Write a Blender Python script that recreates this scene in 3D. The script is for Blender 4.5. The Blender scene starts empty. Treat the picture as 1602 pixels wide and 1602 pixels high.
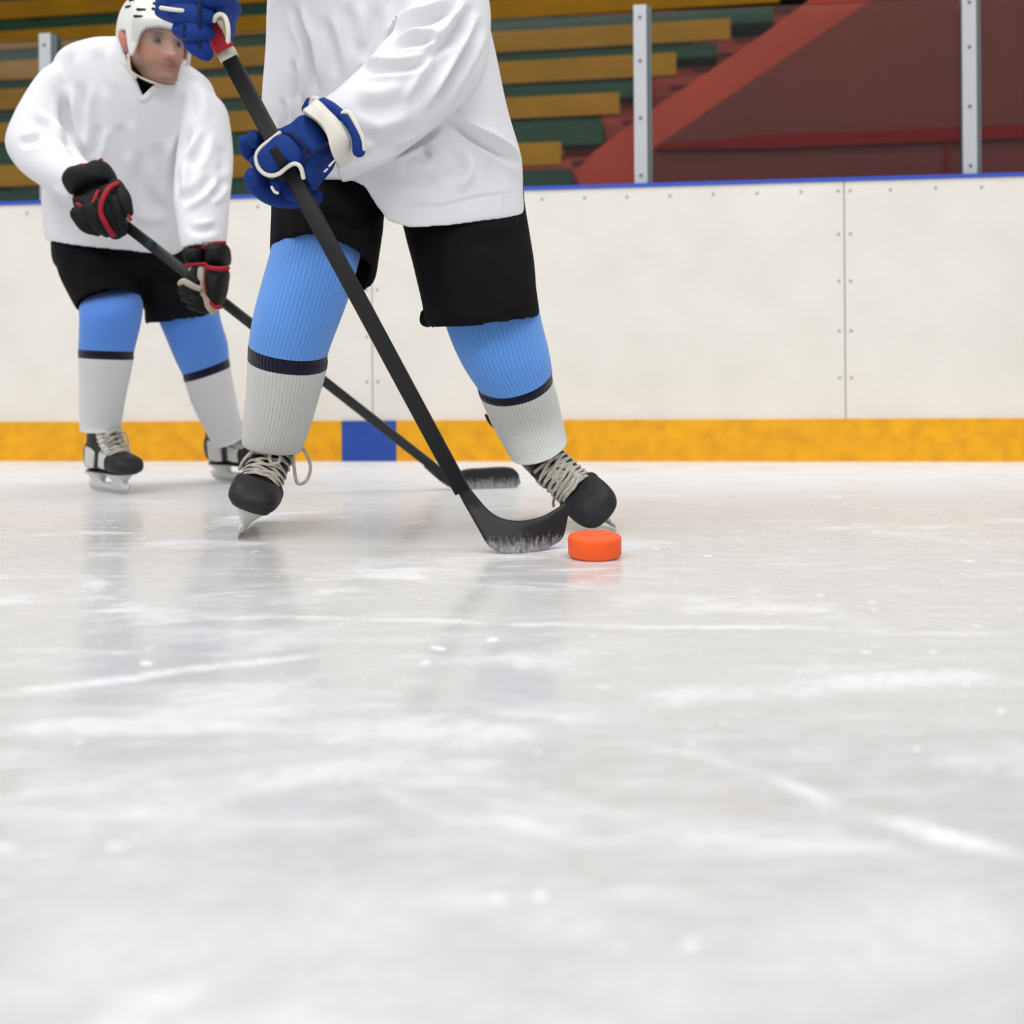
import bpy, bmesh, math, random
import numpy as np
from mathutils import Vector, Matrix
random.seed(4); np.random.seed(4)
SC = bpy.context.scene
COL = SC.collection

# ------------------------------------------------------------------ camera
F = 1600.0; CX = 801.0; HY = 603.0; ROLL = 0.0075; CAMH = 0.30
cam_d = bpy.data.cameras.new('camera'); cam = bpy.data.objects.new('camera', cam_d); COL.objects.link(cam)
cam_d.sensor_width = 36.0; cam_d.lens = 36.0 * F / 1602.0
cam_d.shift_y = -(801.0 - HY) / 1602.0
cam_d.clip_start = 0.02; cam_d.clip_end = 100
cam.matrix_world = Matrix.Translation((0, 0, CAMH)) @ Matrix.Rotation(math.pi / 2, 4, 'X') @ Matrix.Rotation(-ROLL, 4, 'Z')
cam_d.dof.use_dof = True; cam_d.dof.focus_distance = 1.95; cam_d.dof.aperture_fstop = 2.9
SC.camera = cam

# ------------------------------------------------------------------ light
w = bpy.data.worlds.new('arena_air'); SC.world = w; w.use_nodes = True
w.node_tree.nodes['Background'].inputs[0].default_value = (0.93, 0.95, 1.0, 1)
w.node_tree.nodes['Background'].inputs[1].default_value = 0.42
def area(name, loc, target, sx, sy, power, col=(1, 0.985, 0.96)):
    l = bpy.data.lights.new(name, 'AREA'); l.shape = 'RECTANGLE'; l.size = sx; l.size_y = sy; l.energy = power; l.color = col
    o = bpy.data.objects.new(name, l); COL.objects.link(o); o.location = loc
    o.rotation_euler = (Vector(target) - Vector(loc)).to_track_quat('-Z', 'Y').to_euler()
    return o
area('arena_lamp_row', (0, -3.2, 5.2), (0, 2.2, 0.5), 9, 1.8, 220)
area('arena_lamp_row', (0, 1.2, 7.0), (0, 1.6, 0), 9, 1.6, 225)
area('arena_lamp_row', (-5.0, -1.0, 6.0), (0, 2.5, 0.6), 1.6, 6, 95)
SC.view_settings.view_transform = 'Standard'; SC.view_settings.look = 'None'
SC.view_settings.exposure = 0.12; SC.view_settings.gamma = 1.0
SC.view_settings.use_curve_mapping = False
SC.cycles.max_bounces = 8; SC.cycles.transparent_max_bounces = 12
SC.cycles.sample_clamp_indirect = 6.0

# ------------------------------------------------------------------ geometry helpers
def V(*a): return np.array(a, float)
def ray(px, py):
    u = (px - CX) / F; v = (HY - py) / F; c, s = math.cos(ROLL), math.sin(ROLL)
    return u * c + v * s, -u * s + v * c
def P(px, py, Y):
    dx, dz = ray(px, py); return V(dx * Y, Y, CAMH + dz * Y)
def on_line(px, py, Y0, m):
    dx, dz = ray(px, py); t = Y0 / (1 - m * dx); return V(dx * t, t, CAMH + dz * t)
def on_ice(px, py):
    dx, dz = ray(px, py); t = CAMH / -dz; return V(dx * t, t, 0)
def proj(p):
    p = np.asarray(p, float); X = p[..., 0] / p[..., 1]; Z = (p[..., 2] - CAMH) / p[..., 1]
    c, s = math.cos(ROLL), math.sin(ROLL); u = X * c - Z * s; v = X * s + Z * c
    return CX + u * F, HY - v * F
def nrm(a): return a / (np.linalg.norm(a) + 1e-12)
def lin(c):
    return tuple(((x / 255) / 12.92 if x / 255 <= 0.04045 else ((x / 255 + 0.055) / 1.055) ** 2.4) for x in c)

WLOC = {}
def O(name, v, f, mat, parent=None, loc=None, smooth=True, uv=None, fm=None, sub=0):
    """link one mesh object; v are world coordinates, stored relative to the parent's (or own) base"""
    base = V(0, 0, 0) if loc is None else np.asarray(loc, float)
    if parent is not None: base = WLOC[parent.name]
    me = bpy.data.meshes.new(name); me.from_pydata((np.asarray(v) - base).tolist(), [], [list(map(int, q)) for q in f])
    mats = mat if isinstance(mat, (list, tuple)) else [mat]
    for m in mats: me.materials.append(m)
    if fm is not None: me.polygons.foreach_set('material_index', np.asarray(fm, np.int32))
    if smooth: me.polygons.foreach_set('use_smooth', [True] * len(me.polygons))
    if uv is not None:
        ul = me.uv_layers.new(name='UVMap'); li = np.zeros(len(me.loops), np.int32); me.loops.foreach_get('vertex_index', li)
        ul.data.foreach_set('uv', np.asarray(uv)[li].ravel())
    me.update()
    o = bpy.data.objects.new(name, me); COL.objects.link(o)
    if parent is not None: o.parent = parent
    else: o.location = base
    WLOC[o.name] = base
    if sub:
        m = o.modifiers.new('smooth', 'SUBSURF'); m.levels = sub; m.render_levels = sub
    return o
def empty(name, loc):
    o = bpy.data.objects.new(name, None); COL.objects.link(o); o.location = loc; o.empty_display_size = 0.1
    WLOC[o.name] = np.asarray(loc, float); return o
def tag(o, label, cat, group=None, kind=None):
    if label: o['label'] = label
    if cat: o['category'] = cat
    if group: o['group'] = group
    if kind: o['kind'] = kind
    return o
def struct(name, v, f, mat, parent=None, smooth=False, loc=None, label=None):
    o = O(name, v, f, mat, parent, loc=loc, smooth=smooth)
    if parent is None: o['kind'] = 'structure'
    if label: o['label'] = label
    return o
def join(parts):
    vs, fs, n = [], [], 0
    for v, f in parts:
        vs.append(np.asarray(v)); fs += [[i + n for i in q] for q in f]; n += len(v)
    return np.concatenate(vs), fs

def cr(pts, sub):
    """Catmull-Rom through rows of pts, sub samples per interval"""
    p = np.asarray(pts, float); n = len(p)
    if n == 2:
        t = np.linspace(0, 1, sub + 1)[:, None]; return p[0] * (1 - t) + p[1] * t
    ex = np.vstack([2 * p[0] - p[1], p, 2 * p[-1] - p[-2]]); out = []
    for i in range(n - 1):
        a, b, c, d = ex[i:i + 4]
        for k in range(sub):
            t = k / sub
            out.append(0.5 * (2 * b + (c - a) * t + (2 * a - 5 * b + 4 * c - d) * t * t + (3 * b - a - 3 * c + d) * t ** 3))
    out.append(p[-1]); return np.array(out)

def sec(L, R, Y, th, tilt=0.0, e=2.0, YR=None):
    """one cross-section: its two side points as seen, its depth and half thickness, forward axis tipped by tilt"""
    a = P(L[0], L[1], Y); b = P(R[0], R[1], Y if YR is None else YR)
    c = (a + b) / 2; h = (b - a) / 2
    fw = V(0, -1, 0); fw = nrm(fw - nrm(h) * np.dot(fw, nrm(h)))
    dn = np.cross(nrm(h), fw); dn = dn if dn[2] < 0 else -dn
    m = (fw * math.cos(tilt) + dn * math.sin(tilt)) * th
    return np.concatenate([c, h, m, [e]])
def ring3(c, h, m, e=2.0): return np.concatenate([np.asarray(c, float), np.asarray(h, float), np.asarray(m, float), [e]])
def loft(secs, n=40, sub=6, cap=True, hook=None, mats=None):
    S = cr(np.array(secs), sub); R = len(S)
    th = np.linspace(0, 2 * np.pi, n, endpoint=False); ct, st = np.cos(th), np.sin(th)
    vv = np.zeros((R, n, 3))
    for i, s in enumerate(S):
        e = 2 / max(s[9], 0.6); x = np.sign(ct) * np.abs(ct) ** e; y = np.sign(st) * np.abs(st) ** e
        vv[i] = s[:3] + x[:, None] * s[3:6] + y[:, None] * s[6:9]
    if hook: vv = hook(vv)
    f = []; fm = []
    for i in range(R - 1):
        for j in range(n):
            k = (j + 1) % n; f.append((i * n + j, i * n + k, (i + 1) * n + k, (i + 1) * n + j))
            fm.append(mats[min(i // sub, len(mats) - 1)] if mats else 0)
    v = vv.reshape(-1, 3)
    uv = np.stack([np.tile(np.arange(n) / n, R), np.repeat(np.arange(R) / (R - 1), n)], 1)
    if cap:
        for i, rev in ((0, True), (R - 1, False)):
            c = len(v); v = np.vstack([v, vv[i].mean(0)]); uv = np.vstack([uv, [0.5, i / (R - 1)]])
            for j in range(n):
                k = (j + 1) % n; a, b = i * n + j, i * n + k
                f.append((b, a, c) if rev else (a, b, c)); fm.append((mats[0] if rev else mats[-1]) if mats else 0)
    return v, f, uv, fm
def hollow(secs, depth=0.04, k=0.93):
    """turn the last section's end into an open cavity"""
    s = list(secs); l = np.array(s[-1]); p = np.array(s[-2]); d = nrm(p[:3] - l[:3])
    i1 = l.copy(); i1[3:9] *= k; i1[:3] += d * 0.002
    i2 = i1.copy(); i2[:3] += d * depth
    return s + [i1, i2]
def limb(pts, radii, n=24, sub=6, flat=1.0, up=None, e=2.0):
    """tube along 3-D points with a radius per point and rounded ends"""
    p = np.asarray(pts, float); r = np.asarray(radii, float)
    q = cr(np.hstack([p, r[:, None]]), sub)
    t0 = nrm(q[1, :3] - q[0, :3]); t1 = nrm(q[-1, :3] - q[-2, :3])
    st = [np.append(q[0, :3] - t0 * q[0, 3] * math.sin(a), q[0, 3] * math.cos(a)) for a in (1.5, 1.2, 0.8, 0.4)]
    en = [np.append(q[-1, :3] + t1 * q[-1, 3] * math.sin(a), q[-1, 3] * math.cos(a)) for a in (0.4, 0.8, 1.2, 1.5)]
    q = np.vstack([st, q, en])
    T = np.gradient(q[:, :3], axis=0); T /= np.linalg.norm(T, axis=1)[:, None] + 1e-12
    u = V(0, -1, 0.02) if up is None else np.asarray(up, float); secs = []
    for i in range(len(q)):
        s = np.cross(T[i], u); s = nrm(s); m = nrm(np.cross(s, T[i]))
        secs.append(ring3(q[i, :3], s * q[i, 3], m * q[i, 3] * flat, e))
    v, f, uv, fm = loft(secs, n, 1); return v, f
def tube(pts, r, n=8, sub=4, closed=False):
    p = np.asarray(pts, float)
    return limb(p, [r] * len(p), n=n, sub=sub)
def box(c, x, y, z):
    """box from centre and three half-axis vectors"""
    c, x, y, z = map(lambda a: np.asarray(a, float), (c, x, y, z))
    v = [c + i * x + j * y + k * z for i in (-1, 1) for j in (-1, 1) for k in (-1, 1)]
    return np.array(v), [(0, 1, 3, 2), (4, 6, 7, 5), (0, 4, 5, 1), (2, 3, 7, 6), (0, 2, 6, 4), (1, 5, 7, 3)]
def prism(front, back):
    n = len(front); v = list(front) + list(back)
    f = [tuple(range(n)), tuple(range(2 * n - 1, n - 1, -1))] + [(i, i + n, (i + 1) % n + n, (i + 1) % n) for i in range(n)]
    return np.array(v), f
def rod(a, b, w, wd, upv, rnd=0.35, n=20):
    """rounded-rectangle bar"""
    t = nrm(b - a); s = nrm(np.cross(t, upv)); m = nrm(np.cross(s, t))
    v, f, _, _ = loft([ring3(a, s * w, m * wd, 4.5), ring3(b, s * w, m * wd, 4.5)], n, 2); return v, f
def pillow(poly, Y, th, back=None, sub=5, rings=7, flat=2.6, smooth=True):
    """padded panel: outline as seen, depth Y (number or function of the outline position), bulging by th to the front and back"""
    back = th if back is None else back
    p = np.array(poly, float)
    if smooth:
        pc = np.vstack([p[-2:], p, p[:3]]); q = cr(pc, sub)[2 * sub:(2 + len(p)) * sub]
    else: q = p
    n = len(q); c = q.mean(0); Yf = Y if callable(Y) else (lambda x, y: Y)
    vs = []; ts = np.linspace(0, 1, rings + 1)[1:] ** 0.75
    def lay(sgn, t, amt):
        out = []
        for x, y in q:
            X, Yy = c[0] + (x - c[0]) * t, c[1] + (y - c[1]) * t
            d = (1 - t ** flat) ** (1 / 2.0) * amt
            out.append(P(X, Yy, Yf(X, Yy)) + V(0, sgn * d, 0))
        return out
    for t in ts: vs += lay(-1, t, th)
    for t in ts[:-1][::-1]: vs += lay(1, t, back)
    R = 2 * rings - 1
    f = [(i * n + j, i * n + (j + 1) % n, (i + 1) * n + (j + 1) % n, (i + 1) * n + j) for i in range(R - 1) for j in range(n)]
    a = len(vs); vs.append(P(c[0], c[1], Yf(*c)) + V(0, -th, 0)); vs.append(P(c[0], c[1], Yf(*c)) + V(0, back, 0))
    for j in range(n):
        f.append((a, (j + 1) % n, j)); f.append(((R - 1) * n + j, (R - 1) * n + (j + 1) % n, a + 1))
    return np.array(vs), f
def remesh(parts, vox, it=4, fac=0.5):
    v, f = join(parts); me = bpy.data.meshes.new('tmp'); me.from_pydata(np.asarray(v).tolist(), [], [list(map(int, q)) for q in f])
    bm = bmesh.new(); bm.from_mesh(me); bmesh.ops.recalc_face_normals(bm, faces=bm.faces); bm.to_mesh(me); bm.free()
    o = bpy.data.objects.new('tmp', me); COL.objects.link(o)
    m = o.modifiers.new('r', 'REMESH'); m.mode = 'VOXEL'; m.voxel_size = vox
    if it:
        s = o.modifiers.new('s', 'SMOOTH'); s.iterations = it; s.factor = fac
    dg = bpy.context.evaluated_depsgraph_get(); ev = o.evaluated_get(dg); e = ev.to_mesh()
    vv = np.zeros(len(e.vertices) * 3); e.vertices.foreach_get('co', vv); vv = vv.reshape(-1, 3)
    ff = [tuple(p.vertices) for p in e.polygons]
    nn = np.zeros(len(e.vertices) * 3); e.vertex_normals.foreach_get('vector', nn); nn = nn.reshape(-1, 3)
    ev.to_mesh_clear(); bpy.data.objects.remove(o); bpy.data.meshes.remove(me)
    return vv, ff, nn
def dist_poly(x, y, pl):
    d = np.full(x.shape, 1e9); along = np.zeros(x.shape); pl = np.asarray(pl, float)
    sl = np.linalg.norm(np.diff(pl, axis=0), axis=1); tot = sl.sum(); acc = 0; side = np.zeros(x.shape)
    for i in range(len(pl) - 1):
        ax, ay = pl[i]; bx, by = pl[i + 1]; dx, dy = bx - ax, by - ay
        t = np.clip(((x - ax) * dx + (y - ay) * dy) / (dx * dx + dy * dy), 0, 1)
        dd = np.hypot(x - ax - t * dx, y - ay - t * dy); m = dd < d
        d = np.where(m, dd, d); along = np.where(m, (acc + t * sl[i]) / tot, along)
        side = np.where(m, np.sign((x - ax) * dy - (y - ay) * dx), side); acc += sl[i]
    return d, along, side
def folds(v, nn, lst, scale):
    """press cloth folds into the visible side: (polyline, width, depth); a trough with a soft rise on each side"""
    x, y = proj(v); view = v - V(0, 0, CAMH); view /= np.linalg.norm(view, axis=1)[:, None]
    face = np.clip(-(nn * view).sum(1) * 2.2, 0, 1); disp = np.zeros(len(v))
    for pl, wd, am in lst:
        q = cr(np.array(pl, float), 6); d, al, sd = dist_poly(x, y, q)
        tp = np.clip(np.minimum(al, 1 - al) * 3.2, 0, 1); tp = tp * tp * (3 - 2 * tp)
        k = d / wd
        disp += tp * am * (-np.exp(-k * k) + 0.55 * np.exp(-((k - 1.9) / 0.9) ** 2) * (1 + 0.5 * sd))
    return v + nn * (disp * face * scale)[:, None]
def wob(v, nn, amp, fr, seed=0):
    r = np.random.RandomState(seed); d = np.zeros(len(v))
    for k in range(6):
        a = r.normal(size=3) * fr * (0.6 + 0.25 * k); d += np.sin(v @ a + r.uniform(0, 6.3)) / (1 + 0.5 * k)
    return v + nn * (d * amp / 2.5)[:, None]

# ------------------------------------------------------------------ materials
MATS = {}
def mat(name, col, rough=0.6, spec=0.4, metal=0.0, bump=0.0, bscale=200, mottle=0.0, mscale=8, sheen=0.0, dark=None, coat=0.0, sub=0.0):
    m = bpy.data.materials.new(name); m.use_nodes = True; nt = m.node_tree; b = nt.nodes['Principled BSDF']
    c = lin(col) if max(col) > 1.0 else col
    b.inputs['Base Color'].default_value = (*c, 1); b.inputs['Roughness'].default_value = rough
    b.inputs['Specular IOR Level'].default_value = spec; b.inputs['Metallic'].default_value = metal
    b.inputs['Sheen Weight'].default_value = sheen; b.inputs['Coat Weight'].default_value = coat
    if sub: b.inputs['Subsurface Weight'].default_value = sub; b.inputs['Subsurface Radius'].default_value = (0.02, 0.008, 0.004)
    tc = nt.nodes.new('ShaderNodeTexCoord')
    if mottle:
        n = nt.nodes.new('ShaderNodeTexNoise'); n.inputs['Scale'].default_value = mscale; n.inputs['Detail'].default_value = 6
        nt.links.new(tc.outputs['Object'], n.inputs['Vector'])
        mx = nt.nodes.new('ShaderNodeMix'); mx.data_type = 'RGBA'
        mr = nt.nodes.new('ShaderNodeMapRange'); mr.inputs[1].default_value = 0.35; mr.inputs[2].default_value = 0.7
        mr.inputs[3].default_value = 0; mr.inputs[4].default_value = mottle
        nt.links.new(n.outputs['Fac'], mr.inputs[0]); nt.links.new(mr.outputs[0], mx.inputs[0])
        d = dark if dark else tuple(x * 0.6 for x in c); d = lin(d) if max(d) > 1.0 else d
        mx.inputs[6].default_value = (*c, 1); mx.inputs[7].default_value = (*d, 1)
        nt.links.new(mx.outputs[2], b.inputs['Base Color'])
    if bump:
        n = nt.nodes.new('ShaderNodeTexNoise'); n.inputs['Scale'].default_value = bscale; n.inputs['Detail'].default_value = 3
        nt.links.new(tc.outputs['Object'], n.inputs['Vector'])
        bp = nt.nodes.new('ShaderNodeBump'); bp.inputs['Strength'].default_value = bump; bp.inputs['Distance'].default_value = 0.002
        nt.links.new(n.outputs['Fac'], bp.inputs['Height']); nt.links.new(bp.outputs[0], b.inputs['Normal'])
    MATS[name] = m; return m
def knit(name, col, ribs, depth=0.4, gap=0.84):
    m = mat(name, col, 0.85, 0.15, sheen=0.25); nt = m.node_tree; b = nt.nodes['Principled BSDF']
    uv = nt.nodes.new('ShaderNodeUVMap'); sx = nt.nodes.new('ShaderNodeSeparateXYZ'); nt.links.new(uv.outputs[0], sx.inputs[0])
    mu = nt.nodes.new('ShaderNodeMath'); mu.operation = 'MULTIPLY'; mu.inputs[1].default_value = ribs * 2 * math.pi
    sn = nt.nodes.new('ShaderNodeMath'); sn.operation = 'SINE'; nt.links.new(sx.outputs[0], mu.inputs[0]); nt.links.new(mu.outputs[0], sn.inputs[0])
    mr = nt.nodes.new('ShaderNodeMapRange'); mr.inputs[1].default_value = -1; mr.inputs[2].default_value = 1
    nt.links.new(sn.outputs[0], mr.inputs[0])
    bp = nt.nodes.new('ShaderNodeBump'); bp.inputs['Strength'].default_value = depth; bp.inputs['Distance'].default_value = 0.0025
    nt.links.new(mr.outputs[0], bp.inputs['Height']); nt.links.new(bp.outputs[0], b.inputs['Normal'])
    c = lin(col); mx = nt.nodes.new('ShaderNodeMix'); mx.data_type = 'RGBA'
    mx.inputs[6].default_value = (*[x * gap for x in c], 1); mx.inputs[7].default_value = (*c, 1)
    nt.links.new(mr.outputs[0], mx.inputs[0]); nt.links.new(mx.outputs[2], b.inputs['Base Color']); return m

M_JERSEY = mat('white_jersey_cloth', (236, 236, 240), 0.8, 0.2, bump=0.12, bscale=900, sheen=0.1)
M_BLACK = mat('black_shorts_cloth', (14, 14, 17), 0.85, 0.15, bump=0.25, bscale=500, mottle=0.5, mscale=14, dark=(22, 22, 25))
M_SOCKB = knit('blue_ribbed_knit', (106, 166, 248), 64)
M_SOCKN = knit('navy_ribbed_knit', (16, 18, 44), 64)
M_SOCKW = knit('white_ribbed_knit', (226, 226, 222), 64, 0.5, 0.86)
M_SOCKB2 = knit('mid_blue_knit', (92, 146, 232), 64, 0.2, 0.95)
M_SOCKW2 = knit('plain_white_knit', (226, 226, 226), 64, 0.2, 0.95)
M_GBLUE = mat('royal_blue_glove_nylon', (13, 53, 130), 0.65, 0.25, bump=0.2, bscale=700)
M_GDARK = mat('dark_blue_glove_seam', (10, 26, 78), 0.7, 0.3)
M_WHITE = mat('white_glove_trim', (232, 228, 216), 0.6, 0.4)
M_PALM = mat('tan_glove_palm', (190, 178, 160), 0.8, 0.2, bump=0.3, bscale=300, mottle=0.6, mscale=60)
M_GBLACK = mat('black_glove_nylon', (12, 12, 14), 0.65, 0.3, bump=0.25, bscale=500)
M_RED = mat('red_trim', (164, 20, 38), 0.65, 0.3)
M_STICK = mat('black_stick_tape', (19, 19, 21), 0.55, 0.45, bump=0.25, bscale=350)
M_STICKC = mat('black_composite_shaft', (30, 32, 32), 0.4, 0.5)
M_REDTAPE = mat('red_grip_tape', (196, 28, 52), 0.6, 0.4, bump=0.4, bscale=300)
M_WTAPE = mat('white_tape', (228, 222, 205), 0.7, 0.3, mottle=0.6, mscale=70, dark=(150, 142, 125))
M_BOOT = mat('black_skate_leather', (30, 30, 33), 0.5, 0.45, bump=0.3, bscale=150, mottle=0.6, mscale=40, dark=(58, 56, 58))
M_TOE = mat('black_toe_rubber', (30, 30, 33), 0.55, 0.4, bump=0.25, bscale=180, mottle=0.5, mscale=50, dark=(48, 48, 50))
M_LACE = mat('grey_worn_lace', (204, 199, 186), 0.85, 0.2, bump=0.4, bscale=600, mottle=0.5, mscale=80, dark=(130, 124, 108))
M_TONGUE = mat('dark_red_tongue', (70, 18, 20), 0.8, 0.2)
M_TONGUE2 = mat('grey_tongue_felt', (150, 148, 146), 0.85, 0.2)
M_HOLDER = mat('white_blade_holder', (226, 226, 222), 0.4, 0.5)
M_STEEL = mat('steel_runner', (190, 192, 195), 0.25, 0.5, metal=0.9)
M_PANEL = mat('pale_grey_boot_panel', (214, 212, 205), 0.55, 0.4)
M_HELMET = mat('white_helmet_shell', (236, 235, 228), 0.35, 0.5, coat=0.2)
M_HDARK = mat('dark_helmet_vent', (40, 40, 42), 0.7, 0.2)
M_STRAP = mat('off_white_chin_strap', (222, 216, 198), 0.6, 0.3)
M_UNDER = mat('black_undershirt', (12, 12, 14), 0.85, 0.15)
M_EYE = mat('eye_white', (122, 106, 98), 0.3, 0.5)
M_IRIS = mat('dark_iris', (38, 34, 34), 0.3, 0.5)
M_PUCK = mat('orange_rubber', (255, 98, 36), 0.45, 0.35)
M_BOARD = mat('scuffed_white_board', (236, 232, 223), 0.42, 0.3, mottle=0.4, mscale=4.5, dark=(216, 212, 202), bump=0.03, bscale=60)
M_SEAM = mat('grey_board_joint', (186, 183, 174), 0.8, 0.2)
M_SCREW = mat('dull_screw_head', (176, 175, 168), 0.5, 0.4, metal=0.2)
M_KICKY = mat('yellow_kickplate', (244, 176, 8), 0.45, 0.4, mottle=0.5, mscale=16, dark=(196, 132, 22))
M_KICKB = mat('blue_kickplate', (38, 78, 168), 0.45, 0.4, mottle=0.4, mscale=16, dark=(30, 62, 140))
M_CAP = mat('blue_cap_rail', (50, 84, 190), 0.45, 0.4)
M_POST = mat('aluminium_post', (186, 188, 192), 0.5, 0.4, metal=0.15)
M_POSTS = mat('grey_post_channel', (92, 102, 104), 0.5, 0.4)
M_YEL = mat('mustard_bench_paint', (150, 106, 4), 0.7, 0.15, mottle=0.6, mscale=3, dark=(122, 86, 8))
M_GRN = mat('dark_green_riser_paint', (30, 66, 44), 0.75, 0.25, mottle=0.6, mscale=3, dark=(22, 48, 38))
M_RSTEP = mat('dull_red_step_paint', (150, 62, 50), 0.8, 0.2, mottle=0.5, mscale=4)
M_ORNG = mat('orange_red_parapet_paint', (156, 54, 34), 0.75, 0.25, mottle=0.4, mscale=2)
M_MAR = mat('maroon_tunnel_wall_paint', (96, 44, 38), 0.8, 0.1, mottle=0.5, mscale=1.5, dark=(80, 42, 38))
M_BAND = mat('dark_red_rail_paint', (104, 4, 8), 0.8, 0.05)

# ice: clear-topped white sheet with scratches and snow
def ice_material():
    m = bpy.data.materials.new('skated_ice'); m.use_nodes = True; nt = m.node_tree; N = nt.nodes.new; L = nt.links.new
    b = nt.nodes['Principled BSDF']; b.inputs['IOR'].default_value = 1.31; b.inputs['Specular IOR Level'].default_value = 0.5
    tc = N('ShaderNodeTexCoord')
    def math_(op, a, c=None, clamp=False):
        n = N('ShaderNodeMath'); n.operation = op; n.use_clamp = clamp
        for i, s in enumerate((a, c)):
            if s is None: continue
            if isinstance(s, (int, float)): n.inputs[i].default_value = s
            else: L(s, n.inputs[i])
        return n.outputs[0]
    def noise(scale, detail=4, rough=0.5, sc=(1, 1, 1), dist=0.0):
        mp = N('ShaderNodeMapping'); mp.inputs['Scale'].default_value = sc; L(tc.outputs['Object'], mp.inputs[0])
        n = N('ShaderNodeTexNoise'); n.inputs['Scale'].default_value = scale; n.inputs['Detail'].default_value = detail
        n.inputs['Roughness'].default_value = rough; n.inputs['Distortion'].default_value = dist; L(mp.outputs[0], n.inputs['Vector']); return n.outputs['Fac']
    def rng(x, a, c, lo=0, hi=1):
        n = N('ShaderNodeMapRange'); n.interpolation_type = 'SMOOTHSTEP'
        for i, s in zip((1, 2, 3, 4), (a, c, lo, hi)): n.inputs[i].default_value = s
        L(x, n.inputs[0]); return n.outputs[0]
    sep = N('ShaderNodeSeparateXYZ'); L(tc.outputs['Object'], sep.inputs[0]); X, Yc = sep.outputs[0], sep.outputs[1]
    jit = math_('MULTIPLY', math_('SUBTRACT', noise(2.4, 6, 0.65), 0.5), 0.11)
    snow = None
    segs = [((300, 965), (1602, 992), .013, .85), ((1000, 1163), (1180, 1215), .009, .5), ((1180, 1215), (1320, 1270), .012, .95), ((1320, 1270), (1602, 1342), .013, 1.0),
            ((1000, 1098), (1560, 1052), .036, .75), ((0, 1082), (500, 1022), .016, .8), ((0, 1132), (860, 1150), .03, .7), ((100, 1280), (870, 1140), .035, .6),
            ((0, 945), (420, 925), .010, .35), ((560, 905), (1602, 930), .006, .3), ((0, 1225), (600, 1170), .02, .3), ((250, 1310), (430, 1300), .012, .5),
            ((420, 890), (900, 925), .02, .45), ((300, 1010), (900, 960), .012, .3), ((1000, 880), (1602, 905), .008, .25), ((0, 860), (1602, 842), .012, .22), ((900, 1570), (1602, 1420), .05, .4), ((0, 1500), (700, 1420), .06, .35), ((760, 1410), (1100, 1470), .03, .4)]
    for a, c, wd, st in segs:
        pa, pb = on_ice(*a), on_ice(*c); d = pb - pa; ln = np.linalg.norm(d[:2]); tx, ty = d[0] / ln, d[1] / ln
        ux = math_('SUBTRACT', X, float(pa[0])); uy = math_('SUBTRACT', Yc, float(pa[1]))
        along = math_('ADD', math_('MULTIPLY', ux, float(tx)), math_('MULTIPLY', uy, float(ty)))
        acr = math_('ABSOLUTE', math_('ADD', math_('ADD', math_('MULTIPLY', ux, float(-ty)), math_('MULTIPLY', uy, float(tx))), jit))
        core = rng(acr, 0.2 * wd, 1.3 * wd, st, 0.0)
        e1 = rng(along, -0.02, 0.04, 0, 1); e2 = rng(along, ln - 0.04, ln + 0.02, 1, 0)
        r = math_('MULTIPLY', math_('MULTIPLY', core, e1), e2)
        snow = r if snow is None else math_('MAXIMUM', snow, r)
    snow = math_('MULTIPLY', snow, math_('MULTIPLY', rng(noise(60, 4, 0.7), 0.25, 0.6, 0.4, 1.0), rng(noise(7, 3, 0.6), 0.30, 0.58, 0.25, 0.95)))
    patch = rng(noise(2.6, 6, 0.62, (1, 1.6, 1), 0.4), 0.50, 0.68, 0, 0.95)
    speck = rng(noise(120, 2, 0.5), 0.66, 0.76, 0, 1)
    speck = math_('MULTIPLY', speck, rng(noise(5, 3), 0.42, 0.62, 0.1, 1.0))
    flake = math_('MULTIPLY', rng(noise(26, 2, 0.5, (1, 1, 1), 0.3), 0.66, 0.74, 0, 0.95), rng(noise(3.1, 2), 0.40, 0.60, 0.2, 1.0))
    fine = rng(noise(16, 8, 0.7, (1, 2.2, 1)), 0.45, 0.75, 0, 0.5)
    streak = rng(noise(1.0, 5, 0.6, (4.5, 26, 1), 0.6), 0.48, 0.72, 0, 0.7)
    streak2 = rng(noise(1.0, 4, 0.6, (14, 90, 1), 0.5), 0.52, 0.74, 0, 0.6)
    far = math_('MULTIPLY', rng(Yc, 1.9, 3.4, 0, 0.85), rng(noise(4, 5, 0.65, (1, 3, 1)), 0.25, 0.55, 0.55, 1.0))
    white = math_('ADD', math_('MULTIPLY', patch, 0.7), math_('ADD', math_('MULTIPLY', fine, 0.5), math_('ADD', math_('MULTIPLY', streak, 0.4), math_('MULTIPLY', streak2, 0.4))), True)
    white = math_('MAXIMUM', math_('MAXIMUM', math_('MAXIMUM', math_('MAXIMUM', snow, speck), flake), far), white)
    L(math_('MULTIPLY', math_('SUBTRACT', 1.0, math_('MULTIPLY', white, 0.85)), 0.5), b.inputs['Specular IOR Level'])
    mx = N('ShaderNodeMix'); mx.data_type = 'RGBA'; mx.inputs[6].default_value = (*lin((203, 202, 200)), 1); mx.inputs[7].default_value = (*lin((246, 246, 248)), 1)
    L(white, mx.inputs[0]); L(mx.outputs[2], b.inputs['Base Color'])
    ro = N('ShaderNodeMapRange'); ro.inputs[3].default_value = 0.13; ro.inputs[4].default_value = 0.55; L(white, ro.inputs[0]); L(ro.outputs[0], b.inputs['Roughness'])
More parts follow.
